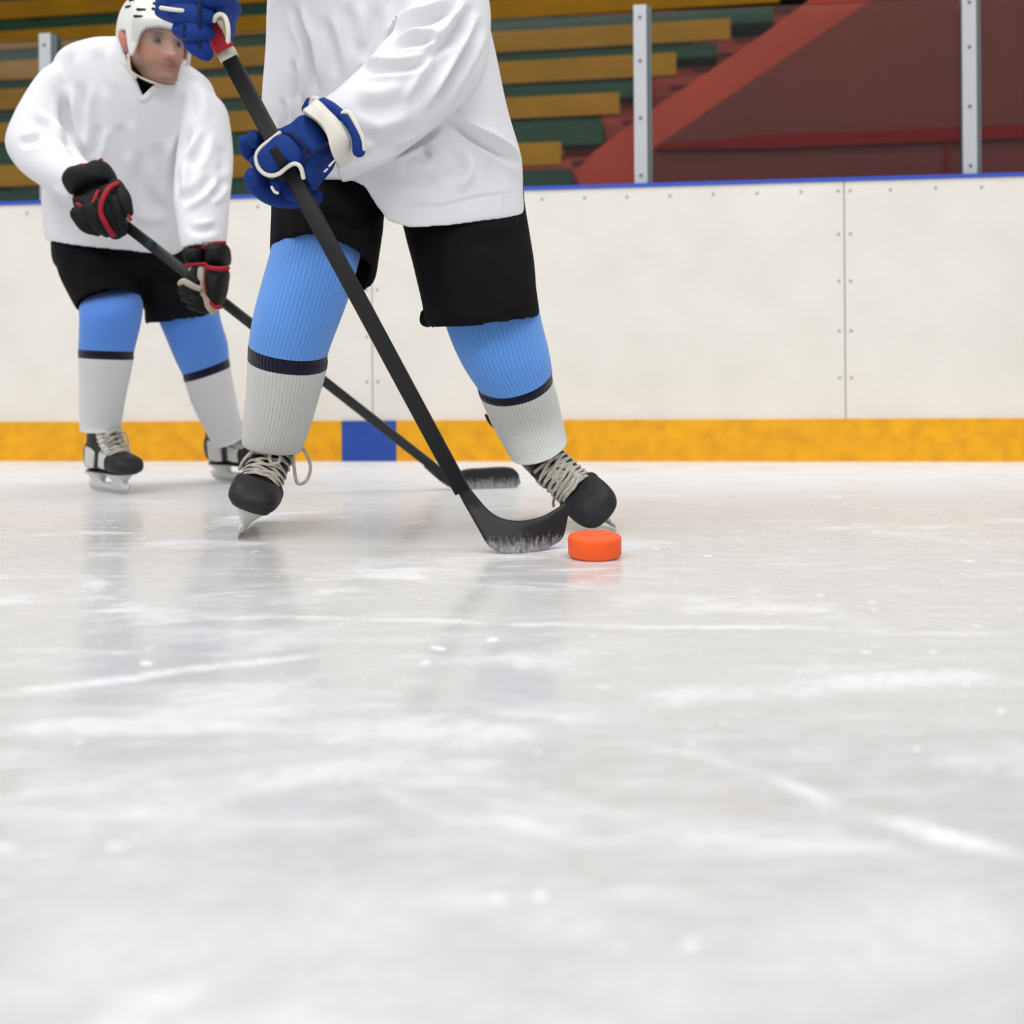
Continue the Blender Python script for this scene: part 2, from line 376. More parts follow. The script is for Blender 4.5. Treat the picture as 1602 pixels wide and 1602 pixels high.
    h = math_('ADD', math_('ADD', math_('MULTIPLY', noise(9, 6, 0.6), 0.5), math_('MULTIPLY', noise(70, 5, 0.7), 0.35)), math_('MULTIPLY', white, 0.5))
    bp = N('ShaderNodeBump'); bp.inputs['Strength'].default_value = 0.18; bp.inputs['Distance'].default_value = 0.0016
    L(h, bp.inputs['Height']); L(bp.outputs[0], b.inputs['Normal']); return m
M_ICE = ice_material()
def glass_material():
    m = bpy.data.materials.new('reflection_veiled_panel'); m.use_nodes = True; nt = m.node_tree; nt.nodes.remove(nt.nodes['Principled BSDF'])
    tr = nt.nodes.new('ShaderNodeBsdfTransparent'); tr.inputs[0].default_value = (0.955, 0.97, 0.965, 1)
    df = nt.nodes.new('ShaderNodeBsdfDiffuse'); df.inputs[0].default_value = (0.75, 0.78, 0.8, 1)
    gl = nt.nodes.new('ShaderNodeBsdfGlossy'); gl.inputs['Roughness'].default_value = 0.05
    m1 = nt.nodes.new('ShaderNodeMixShader'); m1.inputs[0].default_value = 0.010  # thin diffuse mix paints a grey veil of reflection into the panel
    m2 = nt.nodes.new('ShaderNodeMixShader'); fr = nt.nodes.new('ShaderNodeFresnel'); fr.inputs[0].default_value = 1.16
    o = nt.nodes['Material Output']; L = nt.links.new
    L(tr.outputs[0], m1.inputs[1]); L(df.outputs[0], m1.inputs[2]); L(fr.outputs[0], m2.inputs[0]); L(m1.outputs[0], m2.inputs[1]); L(gl.outputs[0], m2.inputs[2]); L(m2.outputs[0], o.inputs[0]); return m
M_GLASS = glass_material()
def visor_material():
    m = bpy.data.materials.new('clear_visor'); m.use_nodes = True; nt = m.node_tree; nt.nodes.remove(nt.nodes['Principled BSDF'])
    tr = nt.nodes.new('ShaderNodeBsdfTransparent'); tr.inputs[0].default_value = (0.96, 0.96, 0.97, 1)
    gl = nt.nodes.new('ShaderNodeBsdfGlossy'); gl.inputs['Roughness'].default_value = 0.15
    m2 = nt.nodes.new('ShaderNodeMixShader'); m2.inputs[0].default_value = 0.06
    o = nt.nodes['Material Output']; L = nt.links.new
    L(tr.outputs[0], m2.inputs[1]); L(gl.outputs[0], m2.inputs[2]); L(m2.outputs[0], o.inputs[0]); return m
M_VISOR = visor_material()

# ------------------------------------------------------------------ structure: ice, boards
WM = -0.11; WY = 4.05
def wallp(x, z, off=0.0):
    """point on the boards' rink face; off > 0 goes behind"""
    n = nrm(V(0.11, 1, 0)); return V(x, WY + WM * x, z) + n * off
XL, XR = -4.2, 4.2
pl, pr = wallp(XL, 0, 0.05), wallp(XR, 0, 0.05)
iv = [V(-4.2, -3.0, 0), V(4.2, -3.0, 0), pr, pl]
struct('floor', *prism([p * V(1, 1, 0) for p in iv], [p * V(1, 1, 0) - V(0, 0, 0.08) for p in iv]), M_ICE, label='white skated ice sheet with scratches and snow')
def slab(x0, x1, z0, z1, o0, o1):
    return prism([wallp(x0, z0, o0), wallp(x1, z0, o0), wallp(x1, z1, o0), wallp(x0, z1, o0)],
                 [wallp(x0, z0, o1), wallp(x1, z0, o1), wallp(x1, z1, o1), wallp(x0, z1, o1)])
wall = struct('wall_back', *slab(XL, XR, 0.0, 1.0702, 0.022, 0.09), M_SEAM, label='white rink boards')
S1 = on_line(582, 500, WY, WM)[0]; S2 = on_line(1322, 500, WY, WM)[0]
for a, b in ((XL, S1 - 0.002), (S1 + 0.002, S2 - 0.002), (S2 + 0.002, XR)):
    O('board_panel', *slab(a, b, 0.158, 1.0702, 0.0, 0.0215), M_BOARD, wall, smooth=False)
kick = []
B0 = on_line(536, 690, WY, WM)[0]; B1 = on_line(621, 690, WY, WM)[0]
bb = struct('baseboard_back', *slab(XL, B0 - 0.001, 0.0, 0.162, -0.012, 0.0215), M_KICKY, label='yellow kickplate along the foot of the boards')
O('kickplate_segment', *slab(B0, B1, 0.0, 0.162, -0.0125, 0.0215), M_KICKB, bb, smooth=False)['label'] = 'blue kickplate segment'
O('kickplate_segment', *slab(B1 + 0.001, XR, 0.0, 0.162, -0.012, 0.0215), M_KICKY, bb, smooth=False)
struct('trim_1', *slab(XL, XR, 1.0705, 1.085, -0.006, 0.10), M_CAP, label='blue cap rail on the boards')
def disc(c, n, r, h, seg=10):
    a = nrm(np.cross(n, V(0, 0, 1))); b = np.cross(n, a)
    f0 = [c + n * h + (a * math.cos(t) + b * math.sin(t)) * r for t in np.linspace(0, 2 * math.pi, seg, endpoint=False)]
    f1 = [p - n * h for p in f0]; return prism(f0, f1)
nf = -nrm(V(0.11, 1, 0))
scr = [(x, 1.035) for x in np.arange(-2.35, 2.3, 0.165)]
scr = [(x, z) for x, z in scr if min(abs(x - S1), abs(x - S2)) > 0.05]
for s in (S1, S2):
    for z in (1.035, 0.87, 0.69, 0.5, 0.32): scr += [(s - 0.022, z), (s + 0.022, z)]
proto = None
for x, z in scr:
    p = wallp(x, z, -0.001)
    if proto is None:
        proto = O('screw', *disc(V(0, 0, 0), nf, 0.0052, 0.002), M_SCREW, wall); o = proto
    else: o = proto.copy(); COL.objects.link(o)
    o.location = p - WLOC[wall.name]

# stanchions and clear panels on the boards
xs = [on_line(70, 200, WY, WM)[0], None, on_line(1006, 200, WY, WM)[0], on_line(1524, 200, WY, WM)[0]]
xs[1] = (xs[0] + xs[2]) / 2
pitch = xs[2] - xs[1]
allx = [xs[0] - pitch] + xs + [xs[3] + pitch]
pl_label = ['grey glass stanchion far left outside the frame', 'grey glass stanchion behind the hunched player\'s shoulder', 'grey glass stanchion behind the striding player\'s jersey',
            'grey glass stanchion in front of the orange stair parapet', 'grey glass stanchion in front of the maroon tunnel wall', 'grey glass stanchion right of the maroon wall']
ZT = 1.79
for i, x in enumerate(allx):
    if i in (0, 5): continue
    e = empty('stanchion', wallp(x, 1.085, 0.045)); tag(e, pl_label[i], 'post', 'stanchions on the rink boards')
    hw = 0.030
    O('post_face', *slab(x - hw - 0.004, x + hw - 0.014, 1.0855, ZT, 0.018, 0.03), M_POST, e, smooth=False)
    O('post_channel', *slab(x - hw + 0.002, x + hw + 0.006, 1.0855, ZT - 0.004, 0.0305, 0.075), M_POSTS, e, smooth=False)
    for z in (1.12, 1.345, 1.57, 1.74):
        O('bolt', *disc(wallp(x - 0.009, z, 0.0165), nf, 0.006, 0.002), M_POSTS, e)
for i in range(5):
    a, b = allx[i] + 0.032, allx[i + 1] - 0.032
    g = O('glass_panel', *slab(a + 0.006, b - 0.004, 1.0855, ZT - 0.02, 0.044, 0.056), M_GLASS, loc=wallp((a + b) / 2, 1.085, 0.05), smooth=False)
    tag(g, ['clear glass panel at the far left of the boards', 'clear glass panel above the boards behind the hunched player', 'clear glass panel above the boards behind the striding player\'s torso and lower benches',
            'clear glass panel between the two stanchions right of the striding player', 'clear glass panel right of the rightmost stanchion'][i], 'glass panel', 'glass panels on the boards')

# ------------------------------------------------------------------ grandstand
SM = -0.15
rowY = [5.25, 5.95, 6.65, 7.35, 8.05, 8.75, 9.45]
# bench front board: (y top, y bottom) seen at x = 400, right end x, y of riser's right end
rows = [((400, 247, 276), 878, 885), ((400, 177, 204), 969, 933), ((400, 122, 151), 1058, 995), ((400, 76, 103), 1143, 1112), ((400, 27, 53), 1220, 1199), ((400, -22, 4), 1300, 1285), ((400, -68, -42), 1380, 1370)]
blab = ['mustard bench in the lowest row just above the rink boards', 'mustard bench in the second row up from the boards', 'mustard bench in the third row up from the boards', 'mustard bench in the fourth row up from the boards',
        'mustard bench in the fifth row up from the boards', 'mustard bench in the sixth row, along the photo\'s top edge', 'mustard bench above the top edge']
sx = nrm(V(1, SM, 0)); sn = nrm(V(-SM, 1, 0))
tops = []
def srect(x0, x1, z0, z1, Y0, d, m=SM):
    def q(x, z): return V(x, Y0 + m * x, z)
    n = nrm(V(-m, 1, 0)) * d
    fr = [q(x0, z0), q(x1, z0), q(x1, z1), q(x0, z1)]; return prism(fr, [p + n for p in fr])
for i, ((px, yt, yb), xe, xg) in enumerate(rows[:6]):
    Y0 = rowY[i]; t = on_line(px, yt, Y0, SM); b = on_line(px, yb, Y0, SM); xend = on_line(xe, (yt + yb) / 2, Y0, SM)[0]
    zt, zb = t[2], b[2]; x0 = -7.5
    e = empty('bench', V(xend, Y0 + SM * xend, zb)); tag(e, blab[i], 'bench', 'grandstand benches')
    O('front_plank', *srect(x0, xend, zb, zt + 0.018, Y0, 0.04), M_YEL, e, smooth=False)
    O('seat_plank', *srect(x0, xend, zt - 0.011, zt + 0.017, Y0 + 0.0405, 0.27), M_YEL, e, smooth=False)
    for lx in np.arange(xend - 0.55, -5.0, -1.3):
        O('leg', *srect(lx - 0.03, lx, zb - 0.22, zt - 0.0115, Y0 + 0.05, 0.16), M_GRN, e, smooth=False)
    # green riser and tread of this row
    ground = zb - 0.22 if i else 0.6
    nxt = rowY[i + 1]
    xg_ = on_line(xg, yb + 12, Y0 + 0.16, SM)[0]
    tops.append((zb, xg_, xend))
    # the riser stands under the back of the bench and carries the next tread
    struct('grandstand_step', *srect(x0 - 0.5, xg_ + 0.02, on_line(rows[i - 1][1], [224, 149, 88, 34, -5][i - 1] + 3, Y0 + 0.02, SM)[2] if i else 0.0, zb - 0.018, Y0 + 0.02, nxt - Y0 - 0.001), M_GRN, label='dark green grandstand step')
# stairs beside the rows: each step in dull red, ends at the parapet
stair_x = lambda py: 915 + (255 - py) * 1.40
pys = [290, 262, 228, 198, 165, 138, 110, 84, 60, 38, 16, -6, -28]
for i in range(len(pys) - 1):
    k = i / 2.0; Y0 = 5.20 + 0.35 * i
    a = on_line(stair_x(pys[i]) - 95, pys[i], Y0, SM); c = on_line(stair_x(pys[i]) + 60, pys[i], Y0, SM); zt = on_line(stair_x(pys[i]), pys[i + 1] + 6, Y0, SM)[2]
    struct('stair_step', *srect(a[0] + 0.0, c[0] + 0.25, a[2] - 0.7, zt, Y0 + 0.2, 0.6), M_RSTEP, label='dull red stair step')
    struct('step_shadow_line', *srect(a[0] + 0.3, c[0] - 0.02, zt - 0.035, zt - 0.012, Y0 + 0.185, 0.014), M_MAR, label='dark strip painted as the shadow line of a stair step')  # maroon strip stands in for the shadow line along each step
struct('wall_far', *srect(-9, 6, 0, 6.0, 10.2, 0.1), M_GRN, label='dark wall behind the grandstand')
# parapet beside the stairs and the tunnel wall below it
def poly_wall(pts, Y0, d, m=SM):
    fr = [on_line(x, y, Y0, m) for x, y in pts]; n = nrm(V(-m, 1, 0)) * d
    return prism(fr, [p + n for p in fr])
par = [(905, 330), (905, 264), (928, 238), (982, 198), (1030, 164), (1080, 131), (1125, 101), (1200, 49), (1268, -2), (1345, -60), (1480, -60), (1480, 330)]
struct('wall_landing', *poly_wall([(884, 330), (884, 236), (972, 158), (1060, 96), (1146, 42), (1225, 0), (1300, -40), (1480, -70), (1480, 330)], 9.0, 0.1), M_RSTEP, label='dull red wall at the back of the stairs')
struct('wall_stair', *poly_wall(par, 5.05, 0.12), M_ORNG, label='orange red stair parapet')
mar = [(1012, 340), (1012, 238), (1020, 233), (1130, 157), (1240, 83), (1364, 0), (1480, -78), (1900, -78), (1900, 340)]
struct('wall_right', *poly_wall(mar, 4.85, 0.1), M_MAR, label='maroon tunnel wall')
rl = empty('guard_rail', on_line(1300, 215, 4.7, SM)); tag(rl, 'dark red guard rail with a post in front of the maroon tunnel wall', 'railing')
a = [(1030, 226), (1200, 211), (1488, 200), (1640, 193), (1900, 183)]; lo = [(1026, 233), (1200, 232), (1488, 220), (1640, 214), (1900, 204)]
fr = [on_line(*p, 4.825, SM) for p in a] + [on_line(*p, 4.825, SM) for p in lo[::-1]]
O('rail', *prism(fr, [p + sn * 0.02 for p in fr]), M_BAND, rl, smooth=False)
q0, q1 = on_line(1485, 222, 4.79, SM), on_line(1491, 222, 4.79, SM)
O('rail_post', *srect(q0[0], q1[0], 0.9, q0[2] + 0.01, 4.83, 0.019), M_BAND, rl, smooth=False)
# hall floor behind the boards
pl2, pr2 = wallp(XL, 0, 0.1), wallp(XR, 0, 0.1)
hv = [pl2, pr2, V(5, 11, 0), V(-6, 11, 0)]
#PART2
# ------------------------------------------------------------------ shared builders: skate, head, stick
def ext(M, v): v = np.asarray(v, float); return v @ np.array(M)[:3, :3].T + np.array(M)[:3, 3]
def frame(fwd, up, tip, tip_local):
    """matrix of a skate from its forward and up directions with a local point pinned at a world point"""
    f = nrm(np.asarray(fwd, float)); u = np.asarray(up, float); u = nrm(u - f * np.dot(u, f)); r = np.cross(f, u)
    M = np.eye(4); M[:3, 0] = r; M[:3, 1] = f; M[:3, 2] = u; M[:3, 3] = np.asarray(tip) - M[:3, :3] @ np.asarray(tip_local, float); return M
def skate(parent, M, s=1.0, pale=False, loops=(), top=.212, nt=6):
    T = lambda vf: (ext(M, np.asarray(vf[0]) * s), vf[1])
    def ysec(y, z0, z1, hw, e=2.6): return ring3(V(0, y, (z0 + z1) / 2), V(hw, 0, 0), V(0, 0, (z1 - z0) / 2), e)
    foot = loft([ysec(-.128, .078, .12, .018), ysec(-.118, .070, .165, .034), ysec(-.075, .068, .19, .039), ysec(-.02, .068, .182, .040), ysec(.03, .068, .150, .043),
                 ysec(.07, .068, .130, .047), ysec(.105, .068, .122, .048), ysec(.125, .07, .12, .042)], 32, 5)[:2]
    shaft = loft([ring3(V(0, -.05, .11), V(.036, 0, 0), V(0, .065, 0), 2.4), ring3(V(0, -.058, .16), V(.037, 0, 0), V(0, .062, 0), 2.4), ring3(V(0, -.060, .19), V(.036, 0, 0), V(0, .056, 0), 2.4),
                  ring3(V(0, -.058, top - .012), V(.036, 0, 0), V(0, .054, 0), 2.4), ring3(V(0, -.058, top), V(.034, 0, 0), V(0, .050, 0), 2.4)], 32, 5)[:2]
    v, f, nn = remesh([foot, shaft], 0.0045, 3)
    sk = O('skate', ext(M, v * s), f, M_BOOT, parent)
    # sole plate
    so = loft([ysec(-.120, .062, .072, .024, 3), ysec(-.08, .062, .073, .034, 3), ysec(-.02, .063, .073, .032, 3), ysec(.05, .063, .073, .038, 3), ysec(.12, .063, .074, .040, 3), ysec(.150, .066, .076, .026, 3)], 24, 4)[:2]
    O('sole', *T(so), M_TOE if not pale else M_BOOT, sk)
    tc = loft([ysec(.080, .074, .126, .048, 2.6), ysec(.083, .069, .134, .054, 2.9), ysec(.090, .068, .135, .0545, 2.9), ysec(.094, .068, .131, .053, 2.9), ysec(.118, .068, .130, .0535, 2.9), ysec(.145, .068, .124, .050, 2.8), ysec(.161, .069, .115, .042, 2.7), ysec(.170, .073, .105, .031, 2.5), ysec(.176, .080, .095, .012, 2.2)], 40, 5)[:2]
    O('toe_cap', *T(tc), M_TOE, sk, sub=0)
    # tongue in front of the shaft
    ty = [(.088, .127), (.068, .141), (.041, .163), (.018, .190), (.005, .218), (-.004, .240)]
    ty = ty[:nt]
    tg = loft([ring3(V(0, y, z), V(.031, 0, 0), V(0, .008 * .6, .008 * .8), 2.5) for y, z in ty], 20, 4)[:2]
    O('tongue', *T(tg), M_TONGUE2 if pale else M_TONGUE, sk)
    # eyestay flaps on both sides
    for sd in (-1, 1):
        fl = loft([ring3(V(sd * (.031 + .001 * k), y - .004, z - .003), V(.010, 0, -sd * .004), V(0, .006, .007), 2.4) for k, (y, z) in enumerate(ty[:max(4, nt - 1)])], 14, 4)[:2]
        O('eyestay', *T(fl), M_PANEL if pale else M_BOOT, sk)
    if pale:
        for sd in (-1, 1):
            for (a, b, c_, d) in ((.078, .020, .104, .026), (-.01, -.085, .110, .034)):
                pp = loft([ring3(V(sd * .0445, a, c_), V(.004, 0, 0), V(0, .004, d * .8), 3), ring3(V(sd * .0425, (a + b) / 2, c_ + .004), V(.005, 0, 0), V(0, .006, d), 3), ring3(V(sd * .040, b, c_ + .008), V(.004, 0, 0), V(0, .004, d), 3)], 16, 4)[:2]
                O('side_panel', *T(pp), M_PANEL, sk)
    # laces
    rnd = random.Random(7 if pale else 3); parts = []
    ps = cr(np.array([(y, z) for y, z in ty[:max(4, nt - 1)]]), 8); n = 8; idx = np.linspace(1, len(ps) - 2, n).astype(int)
    for k in range(n - 1):
        y0, z0 = ps[idx[k]]; y1, z1 = ps[idx[k + 1]]
        for sd in (-1, 1):
            j = rnd.uniform(-.003, .003)
            a = V(sd * .034, y0 + .004, z0 + .002); m = V(rnd.uniform(-.004, .004), (y0 + y1) / 2 + .012 + .003 * sd, (z0 + z1) / 2 + .009 + j); b = V(-sd * .034, y1 + .004, z1 + .002)
            parts.append(limb([a, a * .5 + m * .5 + V(0, .003, .004), m, m * .5 + b * .5 + V(0, .003, .004), b], [.0039] * 5, n=8, sub=3, flat=.42, up=(0, 1, 1)))
        for sd in (-1, 1):   # short turns through the eyelets
            parts.append(limb([V(sd * .033, y0 + .006, z0 + .004), V(sd * .041, y0 + .002, z0 - .003), V(sd * .045, y0 - .004, z0 - .012)], [.0036] * 3, n=8, sub=3, flat=.45, up=(sd, 0, 0)))
    for lp in loops:
        parts.append(limb([V(*q) for q in lp], [.0036] * len(lp), n=8, sub=5, flat=.5, up=(0, 1, .3)))
    O('laces', *T(join(parts)), M_LACE, sk)
    # blade holder: two towers and a runner beam
    def tower(y0, y1):
        return loft([ring3(V(0, (y0 + y1) / 2, .066), V(.042, 0, 0), V(0, (y1 - y0) / 2, 0), 3), ring3(V(0, (y0 + y1) / 2, .056), V(.029, 0, 0), V(0, (y1 - y0) / 2 - .004, 0), 3),
                     ring3(V(0, (y0 + y1) / 2, .040), V(.0155, 0, 0), V(0, (y1 - y0) / 2 - .006, 0), 3), ring3(V(0, (y0 + y1) / 2, .022), V(.0072, 0, 0), V(0, (y1 - y0) / 2 + .012, 0), 3)], 24, 4)[:2]
    bm_ = loft([ring3(V(0, y, z), V(hx, 0, 0), V(0, 0, hz), 3) for y, z, hx, hz in ((-.142, .032, .002, .004), (-.13, .026, .0055, .009), (-.05, .023, .006, .009), (.06, .023, .006, .009), (.135, .026, .0055, .010), (.15, .034, .002, .005))], 14, 4)[:2]
    O('blade_holder', *T(join([tower(-.120, -.035), tower(.035, .128), bm_])), M_HOLDER, sk)
    prof = [(-.148, .030), (-.140, .012), (-.12, .003), (-.06, 0), (.06, 0), (.12, .002), (.145, .012), (.153, .030)]
    b0 = [V(.0016, y, z) for y, z in prof] + [V(.0016, y, z) for y, z in ((.14, .034), (-.135, .034))]; b1 = [p * V(-1, 1, 1) for p in b0]
    O('runner', *T(prism(b0, b1)), M_STEEL, sk, smooth=False)
    return sk

def head_mesh(scale=1.0):
    """head in its own frame: faces -Y, chin at z -.118; returns vertices, faces, pigment tags"""
    tab = [(-.108, .012, -.080, -.045), (-.105, .026, -.089, -.020), (-.096, .038, -.096, .010), (-.080, .044, -.096, .036), (-.06, .055, -.094, .060), (-.03, .065, -.094, .080), (0, .073, -.091, .092),
           (.03, .075, -.095, .099), (.06, .073, -.088, .097), (.085, .062, -.068, .082), (.105, .042, -.040, .058), (.116, .020, -.012, .030), (.119, .004, .004, .010)]
    S = cr(np.array(tab), 8); n = 96; th = np.linspace(0, 2 * np.pi, n, endpoint=False); vs = []
    for z, w, yf, yb in S:
        c = (yf + yb) / 2; d = (yb - yf) / 2; cx, sy = np.cos(th), np.sin(th)
        e = 0.86; x = np.sign(cx) * np.abs(cx) ** e * w; y = c + np.sign(sy) * np.abs(sy) ** e * d
        vs.append(np.stack([x, y, np.full(n, z)], 1))
    v = np.concatenate(vs); R = len(S)
    x, y, z = v[:, 0], v[:, 1], v[:, 2]; fr = np.clip((-y - .02) / .05, 0, 1)
    g = lambda a, s: np.exp(-(a / s) ** 2)
    ax = np.abs(x); dy = np.zeros(len(v))
    t = np.clip((.016 - z) / .052, 0, 1); on = ((z < .02) & (z > -.047)).astype(float) * np.clip((z + .047) / .010, 0, 1)
    dy -= .031 * (t ** 1.3) * g(x, .0085 + .007 * t) * on + .005 * g(x, .008) * g(z - .008, .015)
    dy -= .008 * g(ax - .013, .006) * g(z + .036, .008)
    dy += .012 * g(ax - .031, .015) * g(z - .002, .009)
    dy -= .006 * g(ax - .030, .020) * g(z - .024, .007) + .003 * g(x, .012) * g(z - .024, .008)
    dy -= .006 * g(ax - .042, .016) * g(z + .024, .014)
    dy -= .006 * g(x, .022) * g(z + .062, .013) + .004 * g(x, .017) * g(z + .057, .004) + .0045 * g(x, .015) * g(z + .069, .005)
    dy += .005 * g(x, .020) * g(z + .0625, .0022)
    dy += .003 * g(x, .02) * g(z + .081, .006); dy -= .008 * g(x, .018) * g(z + .092, .010)
    dy += .004 * g(ax - .048, .012) * g(z + .058, .02)
    v[:, 1] += dy * fr
    f = [(i * n + j, (i + 1) * n + j, (i + 1) * n + (j + 1) % n, i * n + (j + 1) % n) for i in range(R - 1) for j in range(n)]
    f = [q[::-1] for q in f]
    v = np.vstack([v, v[:n].mean(0), v[(R - 1) * n:R * n].mean(0)]); a, b = len(v) - 2, len(v) - 1
    for j in range(n):
        f.append((a, (j + 1) % n, j)); f.append((b, (R - 1) * n + j, (R - 1) * n + (j + 1) % n))
    ears = []
    for sd in (-1, 1):
        er = limb([V(sd * .074, .006, -.030), V(sd * .080, .008, -.018), V(sd * .084, .016, .004), V(sd * .083, .020, .022), V(sd * .078, .012, .030)], [.007, .010, .012, .011, .006], n=14, sub=4, flat=.9)
        hol = limb([V(sd * .070, .002, -.01), V(sd * .076, .006, .008)], [.012, .012], n=12, sub=2)
        ears += [er, hol]
    return (v * scale, f), [(e[0] * scale, e[1]) for e in ears]
def skin_material(M, name):
    """skin with the pigment of lips, brows, stubble and flush, and shading painted round the eyes, placed in head coordinates"""
    m = bpy.data.materials.new(name); m.use_nodes = True; nt = m.node_tree; b = nt.nodes['Principled BSDF']
    at = nt.nodes.new('ShaderNodeAttribute'); at.attribute_name = 'pigment_shade'; nt.links.new(at.outputs['Color'], b.inputs['Base Color'])
    b.inputs['Roughness'].default_value = 0.5; b.inputs['Subsurface Weight'].default_value = 0.15; b.inputs['Subsurface Radius'].default_value = (0.012, 0.005, 0.003)
    b.inputs['Subsurface Scale'].default_value = 0.3
    return m
def paint_skin(o, M, base):
    me = o.data; v = np.zeros(len(me.vertices) * 3); me.vertices.foreach_get('co', v); v = v.reshape(-1, 3) + base
    Mi = np.linalg.inv(M); h = v @ Mi[:3, :3].T + Mi[:3, 3]; x, y, z = h.T; ax = np.abs(x); g = lambda a, s: np.exp(-(a / s) ** 2)
    c = np.tile(np.array(lin((192, 148, 124))), (len(v), 1))
    fr = (y < -.03)
    def mixc(k, col):
        nonlocal c; k = np.clip(k, 0, 1)[:, None]; c = c * (1 - k) + np.array(lin(col)) * k
    mixc(.30 * g(ax - .045, .020) * g(z + .03, .020) * fr, (206, 110, 104)); mixc(.28 * g(x, .014) * g(z + .036, .014) * fr, (204, 112, 102))
    st = np.clip((-.040 - z) / .02, 0, 1) * np.clip((.06 - y) / .05, 0, 1) * (z > -.14)
    mixc(.5 * st, (104, 86, 76)); mixc(.35 * g(x, .026) * g(z + .050, .006) * fr, (96, 72, 66))
    mixc(.9 * (g(x, .024) ** 1) * g(z + .063, .0065) * fr, (158, 84, 82)); mixc(.8 * g(x, .021) * g(z + .0625, .0016) * fr, (78, 34, 36))
    mixc(.85 * g(ax - .033, .018) * g(z - .021 - .06 * (ax - .033), .0042) * fr, (66, 50, 42))
    mixc(.7 * g(ax - .031, .018) * g(z - .011, .006) * fr, (104, 72, 62)); mixc(.35 * g(ax - .031, .015) * g(z + .010, .006) * fr, (140, 96, 88))  # dark shading under the brows and below the eyes, painted into the skin
    mixc(.6 * (ax > .076), (200, 112, 104))
    hair = np.clip((z - .005 + .35 * (y + .02) * -1 * (y < .05)) / .01, 0, 1) * (y > -.035)
    mixc(.9 * hair * (ax < .0785), (60, 46, 38))
    at = me.color_attributes.new('pigment_shade', 'FLOAT_COLOR', 'POINT'); at.data.foreach_set('color', np.hstack([c, np.ones((len(c), 1))]).ravel())
def eyes(M, look=0.0):
    """eyeballs and irises in head coordinates -> lists of parts"""
    wht, irs = [], []
    for sd in (-1, 1):
        c = V(sd * .031, -.0680, .002); v, f = limb([c, c + V(0, .002, 0)], [.0125, .0125], n=16, sub=2); wht.append((v, f))
        d = nrm(V(look, -1, -.05)); k = c + d * .0118; v, f = limb([k, k + d * .001], [.0068, .0062], n=12, sub=1, up=(0, 0, 1)); irs.append((v, f))
    return wht, irs
